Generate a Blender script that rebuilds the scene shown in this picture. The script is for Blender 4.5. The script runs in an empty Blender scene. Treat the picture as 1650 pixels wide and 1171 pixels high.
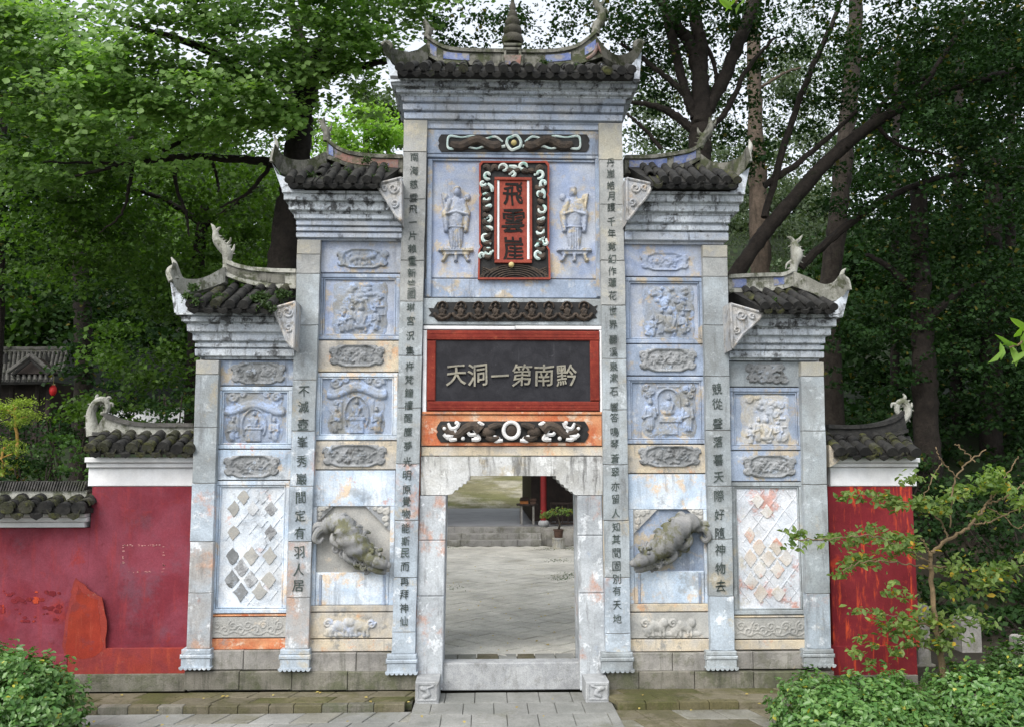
import bpy, bmesh, math, random
import numpy as np
from mathutils import Vector, Matrix, Euler

SC = bpy.context.scene
COL = SC.collection
R = math.radians
random.seed(7); rng = np.random.default_rng(7)

# ------------------------------------------------------------------ camera
FPX, CX, CY = 1400.0, 825.0, 585.5          # focal length and centre for a 1650 px wide picture
CAM = Vector((-0.33, -10.4, 2.61)); PITCH, YAW = 6.1, 1.8
cam = bpy.data.cameras.new('camera'); cam.sensor_width = 36; cam.lens = 36*FPX/1650
cam.clip_start = 0.1; cam.clip_end = 600
camo = bpy.data.objects.new('camera', cam); COL.objects.link(camo)
camo.location = CAM; camo.rotation_euler = (R(90+PITCH), 0, R(-YAW)); SC.camera = camo
CR = Euler(camo.rotation_euler).to_matrix()

# ------------------------------------------------------------------ light
SUN_EL, SUN_AZ = 47, 214                    # azimuth of the sun seen from above: behind the camera, to its left
w = bpy.data.worlds.new('World'); SC.world = w; w.use_nodes = True
nt = w.node_tree; bg = nt.nodes['Background']
sky = nt.nodes.new('ShaderNodeTexSky'); sky.sky_type = 'NISHITA'; sky.sun_disc = False
sky.sun_elevation = R(SUN_EL); sky.sun_rotation = R(SUN_AZ); sky.air_density = 1.0; sky.dust_density = 3.0; sky.ozone_density = 1.0
hs = nt.nodes.new('ShaderNodeHueSaturation'); hs.inputs['Saturation'].default_value = 0.42
nt.links.new(sky.outputs[0], hs.inputs['Color']); 
cl = nt.nodes.new('ShaderNodeMix'); cl.data_type = 'RGBA'; cl.inputs[0].default_value = 0.5      # even overcast veil over the blue
cl.inputs[7].default_value = (5.6, 5.9, 6.3, 1); nt.links.new(hs.outputs[0], cl.inputs[6]); nt.links.new(cl.outputs[2], bg.inputs[0])
bg.inputs[1].default_value = 0.12
sl = bpy.data.lights.new('sun', 'SUN'); sl.energy = 1.5; sl.angle = R(46); sl.color = (1, 0.96, 0.9)
so = bpy.data.objects.new('sun', sl); COL.objects.link(so)
az = R(SUN_AZ); sdir = Vector((math.sin(az)*math.cos(R(SUN_EL)), math.cos(az)*math.cos(R(SUN_EL)), math.sin(R(SUN_EL))))
so.rotation_euler = sdir.to_track_quat('Z', 'Y').to_euler(); so.location = (0, -20, 30)
SC.view_settings.view_transform = 'Standard'; SC.view_settings.look = 'None'
SC.view_settings.gamma = 1; SC.view_settings.use_curve_mapping = False
SC.view_settings.exposure = 1.05

# ------------------------------------------------------------------ helpers: places
def W(px, py, Y):
    d = CR @ Vector(((px-CX)/FPX, -(py-CY)/FPX, -1))
    return CAM + d*((Y-CAM.y)/d.y)
def G(px, py, z):
    d = CR @ Vector(((px-CX)/FPX, -(py-CY)/FPX, -1))
    return CAM + d*((z-CAM.z)/d.z)
def RC(x0, y0, x1, y1, Y):
    ym, xm = (y0+y1)/2, (x0+x1)/2
    return (W(x0, ym, Y).x, W(x1, ym, Y).x, W(xm, y1, Y).z, W(xm, y0, Y).z)      # x0,x1,z0,z1
def PXM(Y): return FPX/(Y-CAM.y)              # pixels per metre at depth Y

# ------------------------------------------------------------------ helpers: materials
def N(nt, t, **k):
    n = nt.nodes.new(t)
    for a, b in k.items(): setattr(n, a, b)
    return n
def ramp(nt, src, a, b, v0=0.0, v1=1.0):
    m = N(nt, 'ShaderNodeMapRange'); m.interpolation_type = 'SMOOTHSTEP'
    nt.links.new(src, m.inputs[0])
    for i, v in zip((1, 2, 3, 4), (a, b, v0, v1)): m.inputs[i].default_value = v
    return m.outputs[0]
def mixc(nt, f, a, b):
    m = N(nt, 'ShaderNodeMix', data_type='RGBA')
    for s, v in ((m.inputs[0], f), (m.inputs[6], a), (m.inputs[7], b)):
        if isinstance(v, (int, float)): s.default_value = v
        elif isinstance(v, tuple): s.default_value = (*v, 1)
        else: nt.links.new(v, s)
    return m.outputs[2]
def noise(nt, vec, scale, detail=6, rough=0.6, dist=0.0, stretch=None, off=0.0):
    if stretch or off:
        mp = N(nt, 'ShaderNodeMapping'); nt.links.new(vec, mp.inputs[0])
        if stretch: mp.inputs['Scale'].default_value = stretch
        mp.inputs['Location'].default_value = (off, off*1.7, off*0.6); vec = mp.outputs[0]
    n = N(nt, 'ShaderNodeTexNoise'); nt.links.new(vec, n.inputs['Vector'])
    n.inputs['Scale'].default_value = scale; n.inputs['Detail'].default_value = detail
    n.inputs['Roughness'].default_value = rough; n.inputs['Distortion'].default_value = dist
    return n.outputs['Fac']
MID = [0]
def weathered(name, base, alt, s1=3.0, patches=(), streak=None, rough=0.85, bump=0.15, bscale=60, fine=0.18, spec=0.25):
    """base/alt blend; patches = (colour, scale, low, high, amount); streak = (colour, low, high, amount)"""
    m = bpy.data.materials.new(name); m.use_nodes = True; nt = m.node_tree
    b = nt.nodes['Principled BSDF']; b.inputs['Roughness'].default_value = rough
    b.inputs['Specular IOR Level'].default_value = spec
    g = N(nt, 'ShaderNodeNewGeometry'); pos = g.outputs['Position']
    MID[0] += 1; o = MID[0]*3.17
    c = mixc(nt, ramp(nt, noise(nt, pos, s1, 8, 0.65, 0.6, off=o), 0.36, 0.64), base, alt)
    hgt = None
    for i, (pc, ps, lo, hi, amt) in enumerate(patches):
        r = ramp(nt, noise(nt, pos, ps, 9, 0.72, 0.15, off=o+11*(i+1)), lo, hi, 0, amt)
        c = mixc(nt, r, c, pc); hgt = r if hgt is None else hgt
    if streak:
        sc, lo, hi, amt = streak
        r = ramp(nt, noise(nt, pos, 5.0, 7, 0.7, 0.3, stretch=(2.2, 2.2, 0.28), off=o+5), lo, hi, 0, amt)
        c = mixc(nt, r, c, sc)
    fn = noise(nt, pos, bscale, 5, 0.7, off=o+2)
    wide = N(nt, 'ShaderNodeHueSaturation'); nt.links.new(c, wide.inputs['Color']); nt.links.new(ramp(nt, noise(nt, pos, 1.3, 5, 0.65, 0.2, off=o+23), 0.34, 0.68, 1.14, 0.80), wide.inputs['Value']); c = wide.outputs[0]
    v = N(nt, 'ShaderNodeHueSaturation'); nt.links.new(c, v.inputs['Color'])
    nt.links.new(ramp(nt, fn, 0.25, 0.75, 1-fine, 1+fine), v.inputs['Value'])
    nt.links.new(v.outputs[0], b.inputs['Base Color'])
    bp = N(nt, 'ShaderNodeBump'); bp.inputs['Strength'].default_value = bump; bp.inputs['Distance'].default_value = 0.02
    if hgt is not None:
        ad = N(nt, 'ShaderNodeMath', operation='ADD'); nt.links.new(fn, ad.inputs[0]); nt.links.new(hgt, ad.inputs[1]); hh = ad.outputs[0]
    else: hh = fn
    nt.links.new(hh, bp.inputs['Height']); nt.links.new(bp.outputs[0], b.inputs['Normal'])
    return m
def leafmat(name, c0, c1, c2=None, trans=0.35, rough=0.5, spec=.3):
    m = bpy.data.materials.new(name); m.use_nodes = True; nt = m.node_tree
    b = nt.nodes['Principled BSDF']; b.inputs['Roughness'].default_value = rough; b.inputs['Specular IOR Level'].default_value = spec
    g = N(nt, 'ShaderNodeNewGeometry'); rnd = g.outputs['Random Per Island']
    c = mixc(nt, rnd, c0, c1)
    big = noise(nt, g.outputs['Position'], 0.9, 4, 0.6, off=MID[0]*1.3); MID[0] += 1
    v = N(nt, 'ShaderNodeHueSaturation'); nt.links.new(ramp(nt, big, 0.3, 0.7, 0.72, 1.3), v.inputs['Value']); nt.links.new(c, v.inputs['Color']); c = v.outputs[0]
    if c2:
        gt = N(nt, 'ShaderNodeMath', operation='GREATER_THAN'); nt.links.new(rnd, gt.inputs[0]); gt.inputs[1].default_value = 0.975
        c = mixc(nt, gt.outputs[0], c, c2)
    nt.links.new(c, b.inputs['Base Color'])
    t = N(nt, 'ShaderNodeBsdfTranslucent')
    tc = N(nt, 'ShaderNodeMix', data_type='RGBA', blend_type='MULTIPLY'); tc.inputs[0].default_value = 1
    nt.links.new(c, tc.inputs[6]); tc.inputs[7].default_value = (1.3, 1.5, 0.5, 1); nt.links.new(tc.outputs[2], t.inputs[0])
    mx = N(nt, 'ShaderNodeMixShader'); mx.inputs[0].default_value = trans
    nt.links.new(b.outputs[0], mx.inputs[1]); nt.links.new(t.outputs[0], mx.inputs[2])
    nt.links.new(mx.outputs[0], nt.nodes['Material Output'].inputs[0])
    return m

M = {}
M['column_stone'] = weathered('column_stone', (.36,.40,.425), (.28,.30,.305), 2.6, [((.55,.59,.62), 4.5, .56,.64,.65), ((.43,.36,.24), 2.0, .56,.68,.65)], ((.15,.155,.16), .52,.71,.65), bump=.3)
M['column_low'] = weathered('column_low', (.44,.505,.57), (.33,.375,.42), 3.0, [((.70,.74,.78), 5, .54,.62,.8), ((.55,.24,.12), 1.8, .56,.69,.65), ((.50,.42,.28), 2.6, .56,.67,.6)], ((.18,.19,.20), .52,.71,.6), bump=.35)
M['column_pale'] = weathered('column_pale', (.40,.38,.31), (.34,.345,.34), 2.4, [((.52,.47,.36), 4, .52,.62,.6)], ((.20,.2,.19), .56,.75,.5))
M['plinth_stone'] = weathered('plinth_stone', (.25,.24,.225), (.34,.325,.30), 3.0, [((.16,.16,.115), 3, .48,.62,.65), ((.55,.44,.31), 5, .62,.69,.6)], ((.12,.12,.095), .5,.68,.6), bump=.45)
M['foot_stone'] = weathered('foot_stone', (.155,.15,.12), (.225,.21,.18), 3.0, [((.09,.10,.052), 2.5, .44,.60,.75)], ((.075,.075,.058), .48,.68,.7), bump=.5)
M['plaster_blue'] = weathered('plaster_blue', (.275,.335,.475), (.40,.43,.485), 1.8, [((.52,.42,.27), 3.0, .52,.63,.75), ((.54,.58,.65), 6, .58,.66,.5)], ((.17,.185,.225), .54,.72,.65))
M['plaster_blue_grey'] = weathered('plaster_blue_grey', (.35,.405,.50), (.28,.345,.455), 2.2, [((.50,.40,.25), 3.0, .52,.63,.75), ((.58,.62,.66), 6, .56,.64,.6)], ((.165,.175,.20), .52,.70,.7))
M['whitewash'] = weathered('whitewash', (.66,.71,.76), (.45,.55,.67), 2.4, [((.29,.32,.35), 3.2, .55,.65,.7), ((.68,.50,.31), 3.2, .54,.64,.75), ((.55,.22,.13), 4.2, .61,.68,.65)], ((.28,.33,.40), .50,.68,.7), bump=.35)
M['cream_plaster'] = weathered('cream_plaster', (.57,.49,.365), (.46,.44,.405), 3, [((.28,.28,.27), 5, .54,.63,.8), ((.60,.32,.16), 3, .57,.67,.7)], ((.23,.22,.205), .53,.71,.65), bump=.4)
M['orange_band'] = weathered('orange_band', (.50,.14,.06), (.60,.29,.15), 3, [((.66,.54,.42), 5, .53,.61,.8), ((.30,.30,.295), 3, .57,.67,.7)], ((.34,.09,.05), .53,.70,.6), bump=.3)
M['relief_blue'] = weathered('relief_blue', (.31,.36,.45), (.27,.27,.255), 3.5, [((.35,.44,.62), 5, .51,.59,.8), ((.50,.39,.25), 6, .56,.64,.7)], ((.12,.12,.12), .57,.74,.65), bump=.4)
M['relief_beige'] = weathered('relief_beige', (.46,.42,.34), (.40,.43,.48), 4, [((.42,.49,.64), 6, .54,.62,.7)], ((.2,.19,.17), .62,.8,.5), bump=.3)
M['relief_grey'] = weathered('relief_grey', (.21,.22,.225), (.31,.32,.33), 5, [((.46,.52,.60), 7, .55,.63,.7), ((.09,.09,.085), 6, .54,.64,.8)], None, bump=.5)
M['relief_moss'] = weathered('relief_moss', (.215,.22,.225), (.29,.29,.285), 5, [((.12,.12,.045), 4, .46,.58,.8), ((.36,.24,.15), 5, .62,.7,.4)], ((.09,.09,.08), .54,.7,.6), bump=.25, fine=.1)
M['slab_grey'] = weathered('slab_grey', (.36,.36,.345), (.44,.43,.40), 3, [((.60,.52,.42), 5, .58,.66,.6), ((.24,.25,.25), 6, .56,.66,.5)], None, bump=.3)
M['lattice_white'] = weathered('lattice_white', (.70,.73,.76), (.56,.62,.69), 4, [((.40,.42,.44), 3, .55,.66,.6), ((.68,.40,.31), 3.0, .59,.68,.6)], ((.42,.47,.52), .54,.70,.65), bump=.45)
M['lattice_diamond'] = weathered('lattice_diamond', (.33,.335,.34), (.55,.57,.59), 3, [((.24,.24,.25), 5, .5,.60,.7), ((.50,.24,.16), 3, .60,.67,.6)], None, bump=.7)
M['lattice_warm'] = weathered('lattice_warm', (.56,.50,.44), (.62,.62,.62), 3, [((.60,.27,.19), 2.6, .52,.64,.8), ((.52,.46,.33), 4, .55,.65,.6)], None, bump=.4)
M['cornice_white'] = weathered('cornice_white', (.66,.70,.74), (.50,.55,.61), 3, [((.06,.06,.06), 6, .53,.64,.85), ((.30,.32,.34), 12, .52,.64,.7)], ((.05,.05,.048), .52,.70,.85), bump=.35)
M['cornice_blue'] = weathered('cornice_blue', (.42,.48,.58), (.48,.50,.53), 3, [((.07,.07,.075), 6, .56,.67,.8), ((.26,.27,.30), 12, .55,.66,.6)], ((.06,.06,.06), .55,.72,.8), bump=.35)
M['ridge_plaster'] = weathered('ridge_plaster', (.13,.13,.105), (.20,.195,.17), 5, [((.05,.06,.025), 5, .46,.58,.9), ((.36,.35,.31), 8, .60,.68,.6)], ((.04,.04,.035), .5,.68,.8), bump=.5)
M['ridge_pale'] = weathered('ridge_pale', (.40,.40,.36), (.28,.28,.24), 6, [((.08,.09,.045), 6, .50,.62,.85), ((.55,.54,.50), 9, .58,.66,.6)], ((.07,.07,.055), .52,.70,.8), bump=.5)
M['ridge_blue'] = weathered('ridge_blue', (.10,.14,.32), (.22,.25,.36), 8, [((.28,.26,.22), 7, .5,.6,.8), ((.36,.18,.12), 5, .60,.68,.6)], None, bump=.3)
M['ridge_brick'] = weathered('ridge_brick', (.25,.13,.10), (.22,.19,.17), 8, [((.10,.13,.28), 6, .56,.64,.7), ((.07,.08,.05), 5, .52,.62,.7)], None, bump=.3)
M['tile'] = weathered('tile', (.020,.020,.020), (.042,.041,.038), 7, [((.045,.055,.018), 6, .58,.68,.6)], None, bump=.5, rough=.85)
M['lattice_blotched'] = weathered('lattice_blotched', (.70,.72,.76), (.58,.62,.68), 3, [((.62,.27,.19), 1.9, .53,.63,.75), ((.55,.50,.38), 2.6, .55,.65,.6), ((.42,.44,.47), 4, .58,.68,.5)], ((.5,.5,.52), .56,.72,.6), bump=.5)
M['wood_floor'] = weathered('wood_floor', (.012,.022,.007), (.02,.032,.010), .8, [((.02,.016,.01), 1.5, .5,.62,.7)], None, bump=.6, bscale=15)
M['court_paver'] = weathered('court_paver', (.46,.445,.395), (.52,.505,.455), .8, [((.36,.345,.28), 1.2, .52,.66,.6), ((.40,.39,.36), 5, .5,.6,.5)], None, bump=.35)
M['red_footing'] = weathered('red_footing', (.21,.034,.034), (.255,.036,.024), 2, [((.16,.03,.038), 3, .54,.66,.7), ((.25,.13,.09), 4, .58,.67,.7)], ((.31,.055,.03), .52,.68,.7), bump=.25, fine=.14)
M['cornice_grimy'] = weathered('cornice_grimy', (.62,.66,.69), (.46,.50,.54), 4, [((.05,.05,.05), 7, .50,.60,.9), ((.26,.27,.29), 12, .54,.64,.7)], ((.04,.04,.038), .53,.68,.85), bump=.4)
M['column_grey_shaded'] = weathered('column_grey_shaded', (.36,.365,.355), (.28,.29,.285), 2.8, [((.46,.44,.36), 3, .55,.66,.6), ((.52,.55,.58), 5, .58,.66,.5)], ((.18,.18,.18), .55,.74,.5), bump=.25)  # unwhitewashed upper blocks, with shade from overhead trees put into the colour
M['finial_dark'] = weathered('finial_dark', (.055,.052,.04), (.085,.08,.065), 7, [((.045,.055,.018), 5, .5,.6,.8)], None, bump=.7)
M['lintel_stone'] = weathered('lintel_stone', (.46,.46,.44), (.55,.56,.56), 3.2, [((.70,.71,.70), 5, .55,.62,.8), ((.42,.34,.20), 3, .54,.66,.6), ((.17,.16,.15), 6, .57,.67,.7)], ((.12,.12,.115), .48,.64,.8), bump=.35)
M['flake_pink'] = weathered('flake_pink', (.42,.22,.20), (.34,.12,.12), 12, [], None)
M['bracket_plaster'] = weathered('bracket_plaster', (.47,.45,.42), (.38,.40,.43), 6, [((.20,.19,.17), 8, .52,.62,.8), ((.50,.36,.22), 5, .57,.66,.6)], ((.12,.12,.115), .52,.70,.7), bump=.4)
M['column_stained'] = weathered('column_stained', (.42,.46,.50), (.38,.37,.36), 2.6, [((.60,.32,.18), 1.9, .48,.66,.7), ((.68,.70,.72), 5, .54,.62,.85), ((.42,.15,.085), 2.3, .58,.70,.55)], ((.18,.17,.16), .52,.71,.6), bump=.35)
M['path_stone'] = weathered('path_stone', (.20,.195,.165), (.25,.245,.215), 1.2, [((.14,.135,.085), 1.5, .50,.62,.65), ((.29,.285,.26), 4, .58,.7,.5)], ((.11,.105,.075), .54,.7,.5), bump=.4)
M['tile_moss'] = weathered('tile_moss', (.045,.048,.024), (.07,.068,.055), 6, [((.105,.11,.038), 7, .50,.60,.85), ((.022,.022,.02), 9, .52,.62,.9)], None, bump=.8)
M['tile_grey'] = weathered('tile_grey', (.06,.06,.056), (.11,.105,.098), 9, [((.035,.042,.018), 5, .5,.62,.7)], None, bump=.5)
M['red_wall'] = weathered('red_wall', (.165,.022,.034), (.205,.044,.064), 1.4, [((.25,.028,.024), 2.2, .55,.68,.85), ((.145,.058,.080), 1.1, .53,.66,.7), ((.11,.015,.02), 5, .60,.70,.6)], ((.245,.036,.042), .50,.70,.75), bump=.15, fine=.14)
M['red_wall_dark'] = weathered('red_wall_dark', (.15,.012,.018), (.19,.020,.026), 2.0, [((.40,.045,.02), 2.4, .56,.66,.75), ((.08,.01,.012), 3, .58,.70,.6)], ((.56,.075,.025), .53,.65,.9), bump=.12, fine=.12)
M['red_bright'] = weathered('red_bright', (.29,.036,.018), (.24,.026,.016), 3, [((.19,.034,.034), 4, .52,.64,.75)], ((.36,.075,.04), .54,.70,.6), bump=.18, fine=.14)
M['wall_white'] = weathered('wall_white', (.82,.82,.82), (.76,.77,.79), 2, [((.45,.47,.45), 5, .66,.74,.5)], ((.5,.5,.5), .66,.82,.4), bump=.08, fine=.05)
M['red_frame'] = weathered('red_frame', (.17,.022,.015), (.22,.036,.022), 9, [((.36,.10,.05), 12, .57,.66,.6), ((.10,.025,.02), 6, .56,.66,.6)], None, bump=.25)
M['red_plaque'] = weathered('red_plaque', (.29,.065,.042), (.23,.048,.034), 6, [((.37,.13,.09), 8, .57,.68,.6)], ((.18,.04,.03), .53,.68,.6), bump=.15)
M['black_board'] = weathered('black_board', (.013,.013,.017), (.024,.024,.029), 6, [((.08,.08,.088), 7, .62,.72,.6)], ((.065,.065,.072), .60,.74,.5), rough=.6, bump=.12)
M['black_stucco'] = weathered('black_stucco', (.018,.018,.018), (.03,.03,.03), 6, [], None, rough=.7)
M['dragon_brown'] = weathered('dragon_brown', (.085,.065,.05), (.05,.042,.036), 12, [((.16,.13,.10), 14, .56,.66,.7)], None, bump=.5)
M['cloud_white'] = weathered('cloud_white', (.70,.68,.66), (.58,.58,.58), 9, [((.40,.26,.20), 12, .62,.70,.6)], None)
M['cloud_teal'] = weathered('cloud_teal', (.46,.60,.58), (.58,.62,.58), 7, [((.14,.38,.31), 8, .55,.64,.8)], None)
M['gilt'] = weathered('gilt', (.55,.45,.18), (.5,.42,.22), 9, [], None)
M['letter_grey'] = weathered('letter_grey', (.30,.28,.22), (.22,.21,.18), 14, [], None)
M['ink'] = weathered('ink', (.045,.058,.054), (.07,.09,.08), 8, [((.20,.28,.245), 4, .58,.70,.7)], None)
M['ink_black'] = weathered('ink_black', (.012,.011,.011), (.02,.018,.016), 8, [], None)
M['door_stone'] = weathered('door_stone', (.36,.385,.41), (.48,.51,.535), 3.2, [((.70,.73,.76), 4.5, .55,.60,.9), ((.48,.22,.12), 2.0, .55,.67,.65), ((.28,.36,.50), 3.5, .60,.70,.5)], ((.16,.16,.16), .51,.70,.7), bump=.35)
M['granite'] = weathered('granite', (.30,.31,.32), (.37,.38,.385), 8, [((.19,.19,.18), 4, .54,.64,.6)], ((.2,.2,.19), .54,.7,.5), bscale=120, fine=.3)
M['paver'] = weathered('paver', (.215,.22,.205), (.27,.27,.255), 1.2, [((.16,.16,.12), 1.5, .52,.64,.6), ((.32,.32,.30), 4, .58,.7,.5)], ((.13,.13,.1), .54,.7,.4), bump=.3)
M['paver_warm'] = weathered('paver_warm', (.175,.155,.11), (.145,.13,.088), 1.6, [((.10,.095,.045), 2.0, .46,.60,.75), ((.23,.215,.185), 4, .60,.7,.5)], ((.065,.06,.035), .52,.68,.6), bump=.5)
M['paver_moss'] = weathered('paver_moss', (.14,.125,.072), (.115,.102,.05), 1.6, [((.075,.08,.026), 1.8, .45,.58,.8), ((.20,.185,.15), 4, .60,.7,.5)], ((.06,.055,.03), .52,.68,.6), bump=.5)
M['joint'] = weathered('joint', (.06,.058,.04), (.085,.08,.06), 4, [((.05,.065,.02), 3, .5,.6,.7)], None)
M['soil'] = weathered('soil', (.026,.022,.014), (.04,.033,.022), 1.5, [((.02,.028,.010), .8, .48,.6,.7)], None, bump=.5)
M['lawn'] = weathered('lawn', (.20,.20,.085), (.27,.25,.14), .35, [((.46,.43,.35), .40, .48,.60,.85), ((.13,.16,.04), .3, .56,.66,.7)], None, bump=.6, bscale=20, fine=.25)
M['step_stone'] = weathered('step_stone', (.235,.23,.22), (.29,.285,.27), 2, [((.13,.13,.10), 2, .48,.62,.7)], ((.1,.1,.08), .52,.68,.6), bump=.35)
M['hall_floor'] = weathered('hall_floor', (.19,.195,.21), (.23,.235,.25), 1, [], None, rough=.45, bump=.05)
M['dark_wood'] = weathered('dark_wood', (.022,.016,.014), (.034,.024,.02), 5, [], None, rough=.6)
M['red_wood'] = weathered('red_wood', (.19,.016,.018), (.15,.014,.014), 5, [], None, rough=.5, bump=.05)
M['bark'] = weathered('bark', (.032,.025,.02), (.055,.045,.036), 9, [((.04,.05,.02), 2, .55,.66,.5)], ((.014,.012,.01), .5,.66,.7), bump=.9, bscale=25)
M['bark_dark'] = weathered('bark_dark', (.013,.010,.008), (.024,.019,.015), 9, [((.02,.026,.010), 2, .55,.66,.5)], None, bump=1.0, bscale=22)
M['bark_pale'] = weathered('bark_pale', (.12,.09,.068), (.08,.062,.046), 9, [((.045,.055,.02), 1.5, .55,.66,.6)], ((.045,.035,.025), .5,.66,.7), bump=.9, bscale=25)
M['twig'] = weathered('twig', (.19,.135,.075), (.13,.095,.055), 9, [], None, bump=.4)
M['terracotta'] = weathered('terracotta', (.07,.045,.035), (.10,.06,.045), 9, [], None)
M['orange_wood'] = weathered('orange_wood', (.30,.12,.04), (.22,.09,.03), 9, [], None)
M['lantern_red'] = weathered('lantern_red', (.5,.02,.02), (.42,.02,.02), 5, [], None, rough=.5)
M['bamboo'] = weathered('bamboo', (.42,.25,.07), (.36,.2,.05), 5, [], None, rough=.5)
L = {}
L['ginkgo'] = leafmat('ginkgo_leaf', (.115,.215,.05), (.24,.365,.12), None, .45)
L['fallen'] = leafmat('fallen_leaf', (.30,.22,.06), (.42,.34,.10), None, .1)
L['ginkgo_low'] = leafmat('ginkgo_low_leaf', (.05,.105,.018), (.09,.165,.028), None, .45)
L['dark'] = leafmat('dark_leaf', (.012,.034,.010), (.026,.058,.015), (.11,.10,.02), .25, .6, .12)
L['mid'] = leafmat('mid_leaf', (.04,.095,.02), (.075,.145,.035), None, .35)
L['lime'] = leafmat('lime_leaf', (.16,.30,.045), (.22,.36,.07), None, .45)
L['conifer'] = leafmat('conifer_needle', (.06,.095,.05), (.095,.13,.065), None, .25)
L['hedge'] = leafmat('hedge_leaf', (.06,.15,.035), (.15,.26,.08), (.42,.40,.05), .28, .3, .45)
L['young'] = leafmat('young_leaf', (.11,.19,.055), (.22,.29,.08), (.48,.33,.04), .42)
L['fern'] = leafmat('fern_leaf', (.03,.065,.018), (.06,.10,.03), None, .3)
L['pine'] = leafmat('pine_needle', (.22,.32,.045), (.32,.40,.08), None, .4)

# ------------------------------------------------------------------ helpers: objects
def tag(o, label, cat, group=None):
    o['label'] = label; o['category'] = cat
    if group: o['group'] = group
    return o
def empty(name, label, cat, loc=(0,0,0), group=None):
    o = bpy.data.objects.new(name, None); COL.objects.link(o); o.location = loc; o.empty_display_size = .2
    return tag(o, label, cat, group)
ROOTLOC = {}
def link(o, parent=None):
    COL.objects.link(o)
    if parent is not None:
        o.parent = parent
        o.matrix_parent_inverse = Matrix.Translation(-world_loc(parent))
    return o
def world_loc(o):
    l = Vector((0,0,0))
    while o is not None:
        l = l + o.location + o.matrix_parent_inverse.translation if o.parent else l + o.location
        o = o.parent
    return l
class MB:
    def __init__(s): s.v = []; s.f = []; s.mi = []; s.cur = 0
    def add(s, vs, fs):
        b = len(s.v); s.v += [tuple(p) for p in vs]
        for f in fs: s.f.append(tuple(i+b for i in f)); s.mi.append(s.cur)
    def prism(s, poly, off, c=0.0):
        """poly: list of Vectors (front face), extruded by the vector off; c = chamfer of the front edge"""
        poly = [Vector(p) for p in poly]; off = Vector(off); n = len(poly); rings = []
        if c > 0:
            ins = []
            for i, p in enumerate(poly):
                a = (poly[i-1]-p).normalized(); b = (poly[(i+1) % n]-p).normalized()
                ins.append(p + (a+b)*c)
            rings.append(ins); rings.append([p + off.normalized()*c for p in poly])
        else: rings.append(poly)
        rings.append([p+off for p in poly])
        vs = [p for r in rings for p in r]; fs = [tuple(range(n)), tuple(range((len(rings)-1)*n, len(rings)*n))[::-1]]
        for k in range(len(rings)-1):
            for i in range(n):
                j = (i+1) % n; fs.append((k*n+i, (k+1)*n+i, (k+1)*n+j, k*n+j))
        s.add(vs, fs)
    def rect(s, x0, x1, z0, z1, Yf, Yb, c=0.0):
        s.prism([(x0,Yf,z0),(x1,Yf,z0),(x1,Yf,z1),(x0,Yf,z1)], (0,Yb-Yf,0), c)
    def box(s, x0, x1, y0, y1, z0, z1, c=0.0):
        """box whose top is the chamfered face"""
        s.prism([(x0,y0,z1),(x1,y0,z1),(x1,y1,z1),(x0,y1,z1)], (0,0,z0-z1), c)
    def tube(s, pts, rad, n=8, cap=True, flat=1.0):
        pts = [Vector(p) for p in pts]; m = len(pts)
        if not hasattr(rad, '__len__'): rad = [rad]*m
        vs = []; ref = None
        for i in range(m):
            t = (pts[min(i+1, m-1)]-pts[max(i-1, 0)]).normalized()
            if ref is None: ref = Vector((0,1,0)) if abs(t.y) < .9 else Vector((1,0,0))
            u = (ref - t*ref.dot(t)).normalized(); ref = u; v = t.cross(u)
            for k in range(n):
                a = 2*math.pi*k/n; vs.append(pts[i] + u*(math.cos(a)*rad[i]*flat) + v*(math.sin(a)*rad[i]))
        fs = [(i*n+k, i*n+(k+1) % n, (i+1)*n+(k+1) % n, (i+1)*n+k) for i in range(m-1) for k in range(n)]
        if cap: fs += [tuple(range(n))[::-1], tuple(range((m-1)*n, m*n))]
        s.add(vs, fs)
    def ball(s, c, r, n=8, m=5, sy=1.0, sz=1.0):
        c = Vector(c); vs = [c+Vector((0,0,r*sz))]
        for i in range(1, m):
            p = math.pi*i/m
            for k in range(n):
                a = 2*math.pi*k/n; vs.append(c+Vector((r*math.sin(p)*math.cos(a), r*sy*math.sin(p)*math.sin(a), r*sz*math.cos(p))))
        vs.append(c-Vector((0,0,r*sz))); fs = [(0, 1+k, 1+(k+1) % n) for k in range(n)]
        for i in range(m-2):
            for k in range(n): a = 1+i*n+k; b = 1+i*n+(k+1) % n; fs.append((a, a+n, b+n, b))
        e = len(vs)-1; fs += [(e, e-n+(k+1) % n, e-n+k) for k in range(n)]
        s.add(vs, fs)
    def lathe(s, c, prof, n=14):
        c = Vector(c); vs = [c+Vector((r*math.cos(2*math.pi*k/n), r*math.sin(2*math.pi*k/n), z)) for r, z in prof for k in range(n)]
        m = len(prof); fs = [(i*n+k, i*n+(k+1) % n, (i+1)*n+(k+1) % n, (i+1)*n+k) for i in range(m-1) for k in range(n)]
        fs += [tuple(range(n))[::-1], tuple(range((m-1)*n, m*n))]; s.add(vs, fs)
    def ribbon(s, top, bot, off):
        """strip between two polylines, extruded by off"""
        n = len(top); off = Vector(off); vs = [Vector(p) for p in top]+[Vector(p) for p in bot]; vs += [p+off for p in vs]
        q = 2*n; fs = []
        for i in range(n-1):
            fs += [(n+i, n+i+1, i+1, i), (q+i, q+i+1, q+n+i+1, q+n+i), (i, i+1, q+i+1, q+i), (n+i+1, n+i, q+n+i, q+n+i+1)]
        fs += [(0, q, q+n, n), (n-1, 2*n-1, q+2*n-1, q+n-1)]; s.add(vs, fs)
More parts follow.
